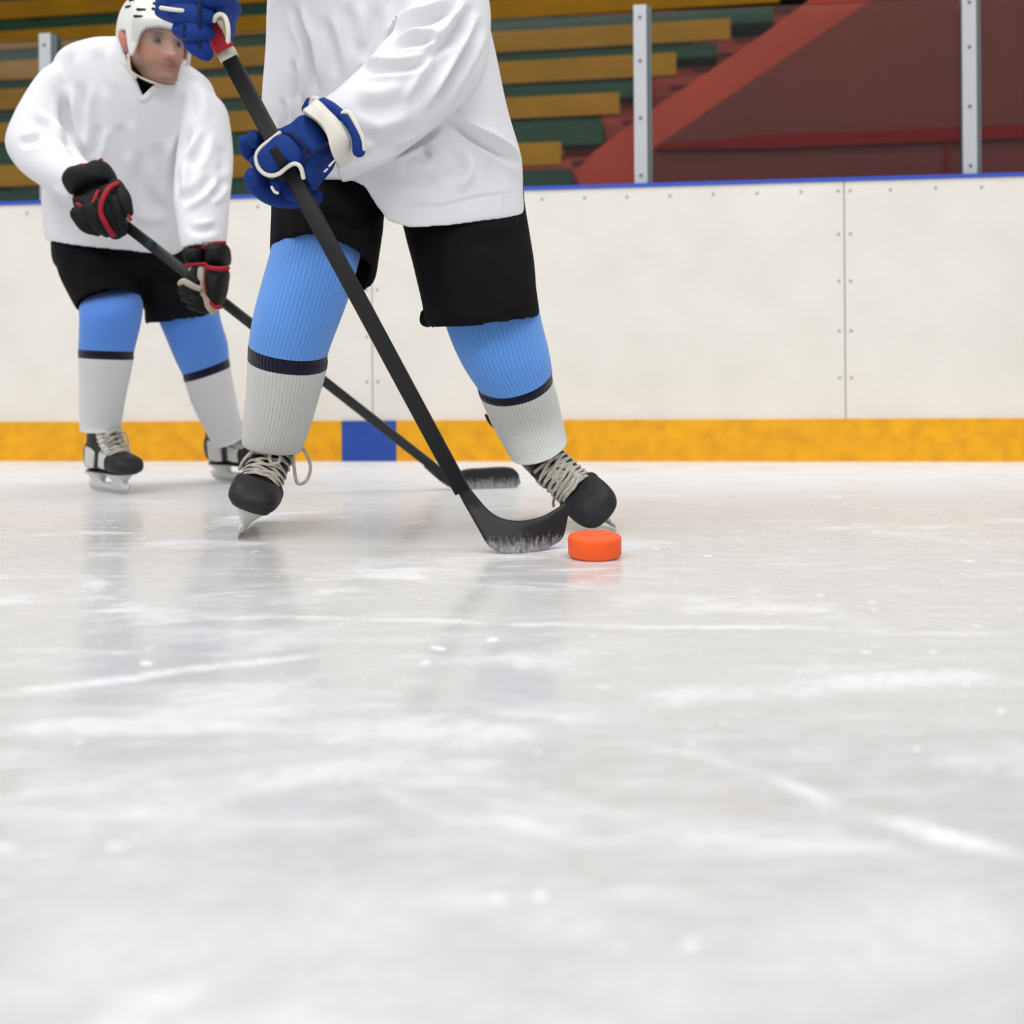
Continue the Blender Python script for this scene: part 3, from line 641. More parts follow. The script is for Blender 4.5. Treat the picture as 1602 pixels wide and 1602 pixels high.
def helmet(parent, M, s=1.0):
    T = lambda vf: (ext(M, np.asarray(vf[0]) * s), vf[1])
    # shell over azimuth/elevation with a face opening, an ear opening and a nape edge
    A, B = 96, 30; az = np.linspace(-np.pi, np.pi, A, endpoint=False)
    def low(a):
        d = abs(math.degrees(a))   # 0 = front
        return np.interp(d, [0, 20, 38, 46, 54, 62, 68, 74, 80, 108, 116, 126, 150, 180], [14, 14, 11, 3, -18, -30, -30, -6, 12, 12, -4, -34, -40, -40])
    def shell(off):
        out = []
        for i in range(B):
            for a in az:
                lo = math.radians(low(a)); el = lo + (math.pi / 2 - lo) * (i / (B - 1)); ce, se = math.cos(el), math.sin(el)
                rx, ryf, ryb, rz = .092 + off, .114 + off, .122 + off, .134 + off
                ry = ryf if math.cos(a) > 0 else ryb
                dx, dy, dz = math.sin(a) * ce, -math.cos(a) * ce, se
                e = 2.35; k = (abs(dx / rx) ** e + abs(dy / ry) ** e + abs(dz / (rz if dz > 0 else rz * 1.4)) ** e) ** (-1 / e)
                ridge = .0035 * max(0, math.cos(6 * a)) * max(0, se) if off >= 0 else 0
                out.append(V(dx, dy, dz) * (k + ridge) + V(0, .004, .008))
        return out
    o_, i_ = shell(0.0), shell(-.012); v = o_ + i_; n = A * B; f = []
    for i in range(B - 1):
        for j in range(A):
            k = (j + 1) % A; f.append((i * A + j, i * A + k, (i + 1) * A + k, (i + 1) * A + j)); f.append((n + i * A + k, n + i * A + j, n + (i + 1) * A + j, n + (i + 1) * A + k))
    for j in range(A):
        k = (j + 1) % A; f.append((k, j, n + j, n + k))
    h = O('helmet', *T((np.array(v), f)), M_HELMET, parent)
    ve = []
    for sd in (-1, 1):
        for a, el in ((-46, 36), (-50, 27), (-20, 44), (-22, 36), (-86, 56), (-86, 46)):
            ar, er = math.radians(a), math.radians(el); d = V(sd * -math.sin(ar) * math.cos(er), -math.cos(ar) * math.cos(er), math.sin(er))
            k = (abs(d[0] / .092) ** 2.35 + abs(d[1] / .114) ** 2.35 + abs(d[2] / .134) ** 2.35) ** (-1 / 2.35)
            t = nrm(np.cross(d, V(0, 0, 1))); p = d * (k + .0005) + V(0, .004, .008)
            O('vent', *T(limb([p - t * .011, p + t * .011], [.0034, .0034], n=8, sub=2)), M_HDARK, h)
    # visor: curved clear sheet from the brim
    vv = []; nA, nB = 25, 7
    for off in (0, .0025):
        for i in range(nB):
            for j in range(nA):
                a = math.radians(-66 + 132 * j / (nA - 1)); z = .050 - .078 * i / (nB - 1) * (1 - .28 * (abs(a) / 1.15) ** 2)
                vv.append(V(math.sin(a) * (.098 + off), -math.cos(a) * (.124 + off) + .002, z))
    ff = []; q = nA * nB
    for i in range(nB - 1):
        for j in range(nA - 1):
            a = i * nA + j; ff += [(a, a + 1, a + nA + 1, a + nA), (q + a + 1, q + a, q + a + nA, q + a + nA + 1)]
    O('visor', *T((np.array(vv), ff)), M_VISOR, h)
    st = []
    for sd in (-1, 1):
        st.append(limb([V(sd * .090, -.030, -.045), V(sd * .083, -.030, -.085), V(sd * .072, -.034, -.100)], [.006] * 3, n=10, sub=4, flat=.5, up=(1, 0, 0)))
        st.append(limb([V(sd * .086, .034, -.05), V(sd * .066, -.010, -.086), V(sd * .042, -.050, -.106), V(sd * .0, -.062, -.114)], [.0058] * 4, n=10, sub=5, flat=.5, up=(0, .3, 1)))
    O('chin_strap', *T(join(st)), M_STRAP, h)
    return h
def strip_plate(top, bot, Yf, th, sub=4):
    """curved plate between two edges with real thickness"""
    a, b = cr(np.array(top, float), sub), cr(np.array(bot, float), sub); n = len(a); K = 9; v = []
    for sgn in (-1, 1):
        for i in range(n):
            for k in range(K):
                q = a[i] * (1 - k / (K - 1)) + b[i] * (k / (K - 1)); v.append(P(q[0], q[1], Yf(q[0], q[1])) + V(0, sgn * th / 2 * (1 if 0 < k < K - 1 else .6), 0))
    m = n * K; f = []
    for i in range(n - 1):
        for k in range(K - 1):
            c = i * K + k; f += [(c, c + 1, c + K + 1, c + K), (m + c + 1, m + c, m + c + K, m + c + K + 1)]
        f += [(i * K, (i + 1) * K, m + (i + 1) * K, m + i * K), ((i + 1) * K + K - 1, i * K + K - 1, m + i * K + K - 1, m + (i + 1) * K + K - 1)]
    for k in range(K - 1):
        f += [(k + 1, k, m + k, m + k + 1), ((n - 1) * K + k, (n - 1) * K + k + 1, m + (n - 1) * K + k + 1, m + (n - 1) * K + k)]
    return np.array(v), f
def frost_material(name, zmax):
    """black blade rubbed white with ice along its lower edge"""
    m = mat(name, (24, 24, 26), 0.5, 0.45, bump=0.2, bscale=260); nt = m.node_tree; b = nt.nodes['Principled BSDF']; N = nt.nodes.new; L = nt.links.new
    ge = N('ShaderNodeNewGeometry'); sp = N('ShaderNodeSeparateXYZ'); L(ge.outputs['Position'], sp.inputs[0])
    mp = N('ShaderNodeMapping'); mp.inputs['Scale'].default_value = (190, 60, 70); L(ge.outputs['Position'], mp.inputs[0])
    n = N('ShaderNodeTexNoise'); n.inputs['Scale'].default_value = 1.0; n.inputs['Detail'].default_value = 6; n.inputs['Roughness'].default_value = .75; L(mp.outputs[0], n.inputs['Vector'])
    mr = N('ShaderNodeMapRange'); mr.inputs[1].default_value = zmax; mr.inputs[2].default_value = zmax * .1; mr.inputs[3].default_value = -.25; mr.inputs[4].default_value = .22; L(sp.outputs[2], mr.inputs[0])
    ad = N('ShaderNodeMath'); ad.operation = 'ADD'; L(n.outputs['Fac'], ad.inputs[0]); L(mr.outputs[0], ad.inputs[1])
    m2 = N('ShaderNodeMapRange'); m2.inputs[1].default_value = .45; m2.inputs[2].default_value = .85; m2.inputs[3].default_value = 0; m2.inputs[4].default_value = .75; L(ad.outputs[0], m2.inputs[0])
    mx = N('ShaderNodeMix'); mx.data_type = 'RGBA'; mx.inputs[6].default_value = (*lin((24, 24, 26)), 1); mx.inputs[7].default_value = (*lin((205, 205, 208)), 1)
    L(m2.outputs[0], mx.inputs[0]); L(mx.outputs[2], b.inputs['Base Color']); return m
def rolls(g, name, items, m):
    for it in items:
        pts, r = it[0], it[1]; fl = it[2] if len(it) > 2 else 1.0
        O(name, *limb([P(*p) for p in pts], r if isinstance(r, (list, tuple)) else [r] * len(pts), n=20, sub=5, flat=fl, e=(3.0 if name == 'finger' else 2.0)), m, g)
def px_tube(pts, r): return tube([P(*p) for p in pts], r)

# ================================================================== the striding player (legs and torso in frame)
base1 = V(*P(600, 835, 2.1)); base1[2] = 0
# body under the clothes: one continuous figure
torso = loft([sec((475, 290), (770, 300), 2.14, .06), sec((470, 240), (770, 250), 2.13, .08), sec((470, 120), (740, 125), 2.08, .09), sec((470, 0), (730, 0), 2.03, .09), sec((500, -95), (705, -95), 1.99, .075),
              sec((570, -140), (640, -140), 1.96, .05), sec((572, -200), (638, -200), 1.93, .05)], 24, 5)[:2]
legL = limb([P(520, 300, 2.14), P(490, 430, 2.0), P(455, 540, 2.04), P(425, 690, 2.16)], [.065, .045, .038, .03], n=20)
legR = limb([P(715, 330, 2.16), P(765, 500, 2.08), P(805, 600, 2.13), P(845, 700, 2.22)], [.065, .045, .038, .028], n=20)
armL = limb([P(700, -70, 1.99), P(690, 60, 1.94), P(590, 175, 1.89), P(520, 222, 1.85), P(470, 235, 1.83)], [.055, .042, .036, .03, .028], n=16)
armR = limb([P(497, -80, 1.97), P(432, -102, 1.92), P(388, -110, 1.86), P(350, -95, 1.80), P(330, -60, 1.755)], [.045, .036, .032, .026, .022], n=16)
HM1 = np.eye(4); HM1[:3, :3] = np.array(Matrix.Rotation(math.radians(25), 3, 'Z') @ Matrix.Rotation(math.radians(12), 3, 'X')); HM1[:3, 3] = P(612, -285, 1.90)
(hv_, hf_), he_ = head_mesh()
v, f, nn = remesh([torso, legL, legR, armL, armR, (ext(HM1, hv_), hf_)] + [(ext(HM1, e[0]), e[1]) for e in he_], 0.006, 2)
SKIN1 = skin_material(HM1, 'skin_light')
p1 = O('person', v, f, SKIN1, loc=base1); paint_skin(p1, HM1, base1)
tag(p1, 'person in white jersey striding with black stick at the orange puck, head out of frame', 'person', 'hockey players')
helmet(p1, HM1)

# shorts
pel = loft([sec((440, 200), (790, 215), 2.13, .12), sec((430, 270), (815, 300), 2.13, .135), sec((450, 298), (812, 318), 2.13, .13), sec((500, 316), (770, 330), 2.13, .09)], 36, 5)[:2]
sl = loft(hollow([sec((440, 240), (640, 262), 2.13, .12), sec((428, 300), (606, 318), 2.10, .125), sec((427, 350), (598, 362), 2.06, .12, -.2), sec((425, 402), (589, 424), 2.02, .115, -.42)], .06, .90), 40, 6)[:2]
sr = loft(hollow([sec((590, 250), (818, 280), 2.14, .13), sec((622, 325), (822, 330), 2.14, .13), sec((641, 395), (834, 400), 2.11, .125), sec((656, 455), (839, 450), 2.08, .118), sec((668, 506), (843, 491), 2.06, .112, .12)], .06, .90), 40, 6)[:2]
v, f, nn = remesh([pel, sl, sr], 0.0062, 5)
v = folds(v, nn, [([(470, 300), (520, 345), (575, 352)], 10, .006), ([(600, 300), (560, 350), (540, 365)], 9, .006), ([(660, 400), (720, 380), (800, 385)], 12, .005), ([(690, 350), (675, 420), (690, 480)], 10, .005),
                  ([(800, 350), (780, 420), (800, 480)], 12, .005), ([(440, 330), (450, 370), (435, 400)], 8, .004), ([(668, 495), (750, 503), (842, 482)], 3.5, .0022), ([(430, 392), (490, 366), (560, 372)], 3.5, .002)], 1.0)
v = wob(v, nn, .0022, 22, 3)
sh1 = O('shorts', v, f, M_BLACK, p1)
O('hem_tab', *pillow([(659, 487), (672, 484), (676, 507), (668, 512), (657, 505)], 2.06, .01), M_BLACK, sh1)

# socks
def sock(parent, secs, mids, mats_, amp, seed, n=120):
    v, f, uv, fm = loft(secs, n, 8, mats=mids)
    nn = np.zeros_like(v); c = v.reshape(-1, 3); k = len(secs); R = (len(secs) - 1) * 8 + 1
    rows_ = c[:R * n].reshape(R, n, 3); ce = rows_.mean(1, keepdims=True); d = rows_ - ce; d /= np.linalg.norm(d, axis=2, keepdims=True); nn[:R * n] = d.reshape(-1, 3)
    return O('sock', wob(v, nn, amp, 26, seed), f, mats_, parent, uv=uv, fm=fm)
SK1 = [M_SOCKB, M_SOCKN, M_SOCKW]
sock(p1, [sec((432, 350), (566, 360), 2.03, .078), sec((427, 385), (566, 392), 2.01, .08, -.1), sec((412, 440), (551, 448), 1.98, .08), sec((397, 496), (531, 506), 1.99, .08, .15), sec((390, 533), (512, 556), 2.02, .078, .30),
          sec((388.5, 556), (510, 578), 2.035, .077, .30), sec((384, 630), (494, 640), 2.09, .07, .2), sec((379, 682), (473, 700), 2.13, .062, .15), sec((381, 694), (467, 708), 2.14, .058, .12), sec((388, 698), (460, 708), 2.14, .050, .12)], [0, 0, 0, 0, 1, 2, 2, 2, 2], SK1, .0022, 11)
sock(p1, [sec((684, 465), (842, 470), 2.09, .085), sec((700, 515), (848, 505), 2.08, .085), sec((721, 566), (858, 545), 2.09, .085, .3), sec((746, 604), (863, 572), 2.11, .082, .55),
          sec((750, 618), (864.5, 590), 2.12, .080, .5), sec((772, 668), (877, 640), 2.17, .070, .35), sec((793, 706), (885, 676), 2.165, .066, .35), sec((803, 719), (886, 688), 2.145, .068, .3), sec((811, 719), (880, 692), 2.145, .060, .3)], [0, 0, 0, 1, 2, 2, 2, 2], SK1, .0022, 12)

# skates
M = frame(fwd=(.12, -.99, -.04), up=(.37, -.10, .93), tip=on_ice(372, 843), tip_local=(0, .125, .002))
skate(p1, M, 0.95, loops=[[(-.03, .04, .215), (-.040, .045, .20), (-.055, .042, .165), (-.072, .038, .138), (-.088, .036, .150), (-.086, .034, .180), (-.066, .03, .205), (-.035, .03, .222)],
                         [(0, .05, .20), (-.015, .062, .19), (-.02, .068, .172), (-.006, .07, .166), (.004, .064, .18), (0, .055, .20)], [(.005, .05, .205), (.035, .055, .185), (.052, .045, .15), (.056, .035, .125)]])
M = frame(fwd=(.47, -.81, -.35), up=(-.5, -.62, .56), tip=on_ice(968, 829), tip_local=(0, .15, .014))
rsk = skate(p1, M, 0.95, nt=4, top=.170, loops=[[(0, .048, .178), (.02, .06, .165), (.04, .058, .150), (.03, .070, .148), (.012, .068, .155), (0, .052, .176)], [(0, .05, .176), (.02, .07, .155), (.05, .05, .115), (.058, .03, .085)], [(-.005, .05, .176), (-.03, .06, .160), (-.02, .07, .152), (0, .06, .170)]])

O('tendon_guard', *pillow([(758, 648), (768, 652), (780, 662), (790, 676), (778, 674), (765, 663)], 2.2, .012), M_TONGUE, rsk)
# jersey
def hem_hook(vv):
    hx = [430, 545, 566, 590, 606, 640, 700, 760, 820]; hy = [272, 274, 279, 318, 339, 350, 347, 339, 334]
    R = vv.shape[0]; h = R - 1 - 16
    x, y = proj(vv[h]); front = vv[h][:, 1] < vv[h][:, 1].mean() + .03
    dz = np.where(front, -(np.interp(x, hx, hy) + 5 - y) * vv[h][:, 1] / F, 0)
    for i in range(R):
        k = np.clip((i - (h - 14)) / 14.0, 0, 1); vv[i][:, 2] += dz * k * k
    return vv
jt = loft(hollow([sec((566, -165), (646, -165), 1.955, .055), sec((500, -140), (716, -140), 1.98, .085), sec((445, -85), (758, -85), 2.0, .115), sec((421, 0), (763, 15), 2.03, .14), sec((416, 95), (779, 90), 2.06, .15),
                  sec((411, 180), (799, 188), 2.09, .155), sec((420, 230), (814, 250), 2.11, .16), sec((428, 252), (818, 300), 2.11, .162, .22), sec((432, 272), (820, 334), 2.11, .165, .32)], .05, .92), 72, 8, hook=hem_hook)[:2]
sv = loft(hollow([sec((590, -125), (745, -75), 2.0, .085), sec((630, -70), (768, 25), 1.975, .085), sec((645, -15), (758, 118), 1.94, .08), sec((618, 48), (697, 182), 1.90, .074), sec((570, 104), (618, 243), 1.875, .072),
                  sec((530, 142), (560, 274), 1.86, .070), sec((513, 155), (536, 284), 1.855, .068)], .05, .9), 56, 7)[:2]
sv2 = loft([sec((520, -135), (470, -25), 1.97, .075), sec((440, -165), (425, -40), 1.92, .072), sec((390, -170), (385, -50), 1.86, .066), sec((345, -145), (355, -45), 1.80, .055), sec((322, -110), (350, -55), 1.77, .045)], 40, 6)[:2]
v, f, nn = remesh([jt, sv, sv2], 0.0040, 6)
FJ = [([(600, 70), (646, 37), (673, 29), (722, 6)], 9, .011), ([(603, 78), (640, 66), (678, 63), (702, 54)], 8, .008), ([(668, 100), (690, 74), (707, 58), (745, 3)], 10, .012), ([(556, 112), (600, 108), (640, 105), (680, 92)], 8, .007),
      ([(672, 184), (690, 147), (728, 87), (757, 30)], 9, .012), ([(644, 174), (656, 148), (670, 126), (700, 82)], 10, .007), ([(690, 172), (712, 192), (730, 207), (770, 231), (815, 264)], 8, .010), ([(664, 216), (668, 230), (672, 250)], 7, .008),
      ([(757, 228), (768, 262), (778, 299), (781, 336)], 3, .0022), ([(601, 321), (645, 323), (691, 322), (743, 309), (818, 300)], 3, .0016), ([(710, 230), (718, 262), (700, 290)], 12, .006), 
      ([(455, 0), (470, 45), (482, 75), (494, 150)], 8, .009), ([(456, 90), (463, 125), (466, 165)], 7, .006), ([(440, 150), (448, 185), (440, 215)], 7, .005), ([(540, 0), (548, 50), (552, 92)], 14, .005), 
      ([(500, 20), (520, 80), (524, 128)], 12, .005), ([(590, 0), (585, 50), (560, 100)], 14, .006), ([(560, 215), (600, 222), (660, 195)], 16, .006), ([(545, 165), (600, 170), (650, 150)], 16, .004), ([(540, 250), (590, 240), (640, 222)], 10, .004),
      ([(690, 190), (676, 206), (655, 222), (610, 246)], 7, .008), ([(620, 262), (650, 280), (690, 282)], 14, .006), ([(720, 200), (760, 250), (790, 300)], 20, .005)]
v = folds(v, nn, [(a, b * .78, c * 1.8) for a, b, c in FJ], 1.0); v = wob(v, nn, .0028, 13, 5)
O('jersey', v, f, M_JERSEY, p1)

# stick
sa, sb = P(312, 4, 1.735), P(723, 768, 1.858)
st1 = O('hockey_stick', *rod(sa + (sb - sa) * .11, sb, .0148, .0105, V(0, -1, 0)), M_STICK, loc=V(sb[0], sb[1], 0))
tag(st1, 'long black stick held by the striding player, blade beside the orange puck', 'hockey stick', 'hockey sticks')
dd = sb - sa
O('grip_tape', *rod(sa, sa + dd * .094, .0168, .0125, V(0, -1, 0)), M_REDTAPE, st1)['label'] = 'red grip tape'
O('tape_band', *rod(sa + dd * .093, sa + dd * .110, .0163, .0118, V(0, -1, 0)), M_WTAPE, st1)['label'] = 'white tape band'
z7 = lambda x, y: (680 + x / 4.712, 620 + y / 4.712)
top = [z7(180, 560), z7(270, 690), z7(330, 765), z7(370, 812), z7(420, 858), z7(480, 893), z7(560, 914), z7(650, 917), z7(780, 889), z7(880, 838), z7(945, 796), z7(968, 789)]
bot = [z7(115, 600), z7(205, 770), z7(262, 870), z7(330, 990), z7(378, 1076), z7(425, 1122), z7(500, 1155), z7(600, 1168), z7(750, 1154), z7(880, 1092), z7(950, 1030), z7(984, 880)]
YB = lambda x, y: 1.857 - .035 * np.clip((y - 790) / 75, 0, 1) * (1 - np.clip((x - 815) / 75, 0, 1)) + .03 * np.clip((x - 770) / 118, 0, 1) ** 2
O('blade', *strip_plate(top, bot, YB, .011), frost_material('frosted_black_blade', .045), st1)

# lower glove (thumb side towards the camera)
z5 = lambda x, y: (360 + x / 6.675, 140 + y / 6.675)
g = O('glove', *pillow([z5(*q) for q in ((500, 450), (640, 360), (780, 262), (920, 360), (1040, 540), (1105, 690), (1080, 800), (1000, 905), (930, 990), (870, 1060), (790, 960), (700, 800), (560, 640))], 1.80, .052, .05), M_GBLUE, p1)
g['label'] = 'royal blue glove'
# finger rolls behind and round the shaft
rolls(g, 'finger', [([(470, 300, 1.83), (430, 300, 1.84), (404, 290, 1.81), (396, 277, 1.775)], [.019, .019, .018, .015]), ([(490, 308, 1.85), (450, 312, 1.84), (420, 306, 1.815), (398, 291, 1.79)], [.017, .016, .015, .013]),
                    ([(450, 240, 1.85), (412, 240, 1.84), (392, 238, 1.81), (384, 222, 1.79)], [.018, .018, .015, .012]), ([(455, 215, 1.85), (425, 220, 1.84), (404, 222, 1.80), (398, 215, 1.775)], [.018, .018, .017, .012]), ([(440, 262, 1.84), (415, 262, 1.82), (402, 252, 1.79)], [.016, .016, .012])], M_GBLUE)
th_ = [z5(*q) for q in ((500, 470), (400, 550), (300, 650), (272, 720), (300, 800), (350, 855), (420, 893), (500, 880), (590, 820), (680, 790), (760, 800), (800, 700), (760, 580), (640, 480))]
tb = O('thumb', *pillow(th_, 1.758, .020, .03), M_GBLUE, g)
O('thumb_patch', *pillow([z5(*q) for q in ((408, 640), (490, 575), (600, 745), (610, 775), (520, 830))], 1.7465, .013, .01, smooth=False, flat=6), M_GBLACK, tb)
O('piping', *px_tube([(*z5(x, y), d) for x, y, d in ((515, 455, 1.757), (420, 530, 1.752), (320, 610, 1.752), (275, 690, 1.752), (285, 790, 1.752), (340, 865, 1.752), (420, 898, 1.75), (510, 880, 1.747), (590, 815, 1.745), (670, 775, 1.743), (735, 810, 1.742), (765, 920, 1.75))], .0038), M_WHITE, tb)
O('pad_seam', *px_tube([(*z5(x, y), d) for x, y, d in ((520, 470, 1.768), (630, 470, 1.751), (720, 540, 1.746), (790, 620, 1.745), (800, 700, 1.746), (770, 760, 1.748))], .0042), M_GDARK, g)
O('pad_seam', *px_tube([(*z5(x, y), d) for x, y, d in ((800, 720, 1.745), (880, 660, 1.745), (960, 610, 1.748), (1040, 552, 1.757))], .0038), M_GDARK, g)
O('pad_seam', *px_tube([(*z5(x, y), d) for x, y, d in ((905, 815, 1.75), (980, 745, 1.75), (1085, 645, 1.758))], .0034), M_GDARK, g)
O('finger_strap', *pillow([z5(*q) for q in ((420, 970), (500, 930), (535, 1010), (500, 1085), (465, 1080))], 1.775, .012), M_GBLUE, g)
O('logo_mark', *px_tube([(*z5(x, y), 1.7605) for x, y in ((436, 1022), (465, 1068), (495, 1082))], .0026), M_WHITE, g)
rolls(g, 'logo_mark', [([(*z5(1035, 800), 1.752), (*z5(1090, 742), 1.757)], .0018), ([(*z5(985, 858), 1.752), (*z5(1015, 832), 1.751)], .0016)], M_WHITE)
O('cuff_strap', *pillow([z5(*q) for q in ((782, 275), (850, 210), (945, 142), (1080, 260), (1200, 390), (1290, 560), (1295, 650), (1240, 745), (1165, 795), (1125, 790), (1095, 660), (1030, 510), (920, 370))], 1.795, .068, .09, flat=5), M_WHITE, g)['label'] = 'white cuff strap'
rolls(g, 'cuff_roll', [([(*z5(790, 205), 1.80), (*z5(828, 130), 1.80)], .0075), ([(*z5(975, 145), 1.775), (*z5(1060, 190), 1.77), (*z5(1150, 265), 1.768)], .010), ([(*z5(1215, 290), 1.765), (*z5(1290, 400), 1.762), (*z5(1338, 520), 1.762), (*z5(1345, 640), 1.765)], .0115)], M_GBLUE)
O('piping', *px_tube([(*z5(x, y), d) for x, y, d in ((845, 200, 1.795), (868, 105, 1.79), (905, 105, 1.785))], .006), M_WHITE, g)
O('piping', *px_tube([(*z5(x, y), d) for x, y, d in ((1165, 265, 1.765), (1195, 240, 1.758), (1250, 250, 1.756), (1320, 370, 1.754), (1385, 520, 1.756), (1392, 620, 1.76))], .0045), M_WHITE, g)

# upper glove at the butt of the stick
z4 = lambda x, y: (160 + x / 6.675, y / 6.675)
g = O('glove', *pillow([(262, -60), (300, -85), (350, -80), (378, -45), (360, -15), (338, 10), (330, 35), (322, 52), (300, 45), (270, 15), (255, -20)], 1.735, .045, .04), M_GBLUE, p1)
g['label'] = 'royal blue glove'
rolls(g, 'finger', [([(352, -8, 1.71), (330, -6, 1.685), (282, -2, 1.69), (262, 4, 1.71), (258, 8, 1.74)], [.018, .020, .020, .018, .013]), ([(324, 24, 1.70), (310, 25, 1.685), (280, 21, 1.69), (256, 17, 1.71)], [.017, .019, .018, .014]),
                    ([(322, 52, 1.70), (312, 51, 1.69), (300, 50, 1.69), (285, 46, 1.70)], [.014, .018, .019, .016]), ([(322, 84, 1.71), (316, 78, 1.70), (304, 68, 1.70), (297, 60, 1.70)], [.012, .016, .017, .014]),
                    ([(345, -40, 1.70), (310, -42, 1.685), (270, -30, 1.69), (255, -18, 1.71)], [.017, .02, .02, .016])], M_GBLUE)
O('back_pad', *pillow([z4(*q) for q in ((1020, -120), (1180, -140), (1320, -60), (1430, 20), (1440, 80), (1390, 180), (1370, 320), (1330, 400), (1312, 330), (1300, 230), (1230, 160), (1175, 200), (1120, 200), (1060, 180), (1010, 100))], 1.735, .045, .04), M_GBLUE, g)
O('palm', *pillow([z4(*q) for q in ((1180, 205), (1230, 165), (1290, 215), (1305, 320), (1312, 430), (1250, 320))], 1.697, .010, .02), M_PALM, g)['label'] = 'grey palm lining'
O('piping', *px_tube([(*z4(x, y), d) for x, y, d in ((1168, 215, 1.69), (1185, 175, 1.685), (1225, 150, 1.684), (1275, 172, 1.684), (1305, 245, 1.684), (1316, 340, 1.685), (1312, 430, 1.69))], .004), M_WHITE, g)
O('logo_mark', *px_tube([(*z4(x, y), 1.668) for x, y in ((615, 82), (720, 98), (840, 112))], .0036), M_WHITE, g)
rolls(g, 'pad_seam', [([(*z4(1015, -40), 1.672), (*z4(1020, 100), 1.668), (*z4(1018, 250), 1.672)], .004), ([(*z4(860, 275), 1.672), (*z4(855, 380), 1.676)], .0032), ([(*z4(1020, 275), 1.674), (*z4(1018, 470), 1.682)], .0032)], M_GDARK)
rolls(g, 'cuff_roll', [([(300, -100, 1.72), (335, -110, 1.72), (365, -95, 1.74)], .03)], M_GBLUE)

# ================================================================== the hunched player behind
base2 = V(*on_ice(172, 771)); base2[2] = 0
HM2 = np.eye(4); HS = 0.93
HM2[:3, :3] = np.array(Matrix.Rotation(math.radians(45), 3, 'Z') @ Matrix.Rotation(math.radians(9), 3, 'X') @ Matrix.Rotation(math.radians(-3), 3, 'Y')) * HS
HM2[:3, 3] = P(242, 71, 2.69)
torso = loft([sec((105, 395), (290, 405), 2.95, .06), sec((105, 330), (300, 335), 2.93, .08), sec((115, 230), (310, 235), 2.86, .09), sec((125, 150), (300, 165), 2.80, .075), sec((150, 105), (282, 118), 2.77, .06), sec((192, 105), (268, 112), 2.73, .055),
              sec((206, 60), (262, 66), 2.70, .05)], 24, 5)[:2]
legL = limb([P(160, 400, 2.96), P(172, 480, 2.86), P(168, 550, 2.88), P(160, 660, 2.98)], [.06, .045, .038, .03], n=18)
legR = limb([P(250, 405, 3.02), P(298, 510, 3.01), P(325, 590, 3.08), P(355, 680, 3.19)], [.06, .045, .036, .028], n=18)
armA = limb([P(118, 135, 2.79), P(62, 222, 2.74), P(104, 262, 2.70), P(116, 268, 2.69)], [.045, .038, .026, .02], n=16)
armB = limb([P(300, 150, 2.80), P(320, 260, 2.73), P(318, 345, 2.66)], [.045, .038, .026], n=16)
v, f, nn = remesh([torso, legL, legR, armA, armB, (ext(HM2, hv_), hf_)] + [(ext(HM2, e[0]), e[1]) for e in he_], 0.0042, 2, .4)
SKIN2 = skin_material(HM2, 'skin_ruddy')
wht, irs = eyes(HM2, .25)
ew = join([(ext(HM2, a), b) for a, b in wht]); ei = join([(ext(HM2, a), b) for a, b in irs])
vb, fb = join([(v, f), ew, ei]); fmi = [0] * len(f) + [1] * len(ew[1]) + [2] * len(ei[1])
p2 = O('person', vb, fb, [SKIN2, M_EYE, M_IRIS], loc=base2, fm=fmi); paint_skin(p2, HM2, base2)
tag(p2, 'person in white helmet and jersey hunched over a stick by the boards, looking aside', 'person', 'hockey players')
helmet(p2, HM2)
# undershirt collar
uc = loft([sec((207, 122), (272, 127), 2.75, .064), sec((204, 134), (274, 138), 2.76, .068), sec((200, 150), (276, 156), 2.78, .072), sec((196, 180), (286, 186), 2.82, .074)], 32, 5)[:2]
O('undershirt', *uc, M_UNDER, p2)
# shorts
pel = loft([sec((88, 345), (300, 360), 2.94, .11), sec((82, 380), (292, 395), 2.95, .125), sec((92, 420), (280, 432), 2.96, .12), sec((150, 448), (262, 456), 2.97, .09)], 32, 5)[:2]
sl = loft(hollow([sec((84, 372), (215, 385), 2.94, .11), sec((95, 425), (222, 432), 2.90, .115), sec((112, 462), (220, 452), 2.86, .11, -.1), sec((126, 489), (219, 459), 2.84, .105, -.22)], .022, .9), 32, 6)[:2]
sr = loft(hollow([sec((180, 372), (310, 385), 2.97, .11), sec((216, 440), (332, 430), 2.98, .11), sec((228, 475), (338, 465), 2.98, .105), sec((229, 505), (342, 492), 2.99, .10, .1)], .05, .9), 32, 6)[:2]
v, f, nn = remesh([pel, sl, sr], 0.0075, 5)
v = folds(v, nn, [([(110, 390), (150, 420), (210, 430)], 9, .006), ([(230, 420), (260, 440), (320, 440)], 9, .006), ([(120, 380), (118, 430), (130, 470)], 8, .005), ([(225, 455), (260, 478), (320, 480)], 7, .004)], 1.0)
O('shorts', wob(v, nn, .0022, 20, 8), f, M_BLACK, p2)
SK2 = [M_SOCKB2, M_SOCKN, M_SOCKW2]
sock(p2, [sec((150, 450), (200, 442), 2.90, .03), sec((129, 476), (220, 466), 2.835, .074), sec((128, 505), (220, 495), 2.81, .08), sec((125.5, 546), (208, 550), 2.85, .074, .05), sec((125.5, 559), (207, 563), 2.86, .073, .05), sec((127, 610), (197, 610), 2.92, .066), sec((127, 662), (187, 664), 2.97, .056), sec((128, 672), (187, 674), 2.97, .054, .1), sec((132, 672), (183, 674), 2.97, .048, .1)], [0, 0, 0, 1, 2, 2, 2, 2], SK2, .002, 13)
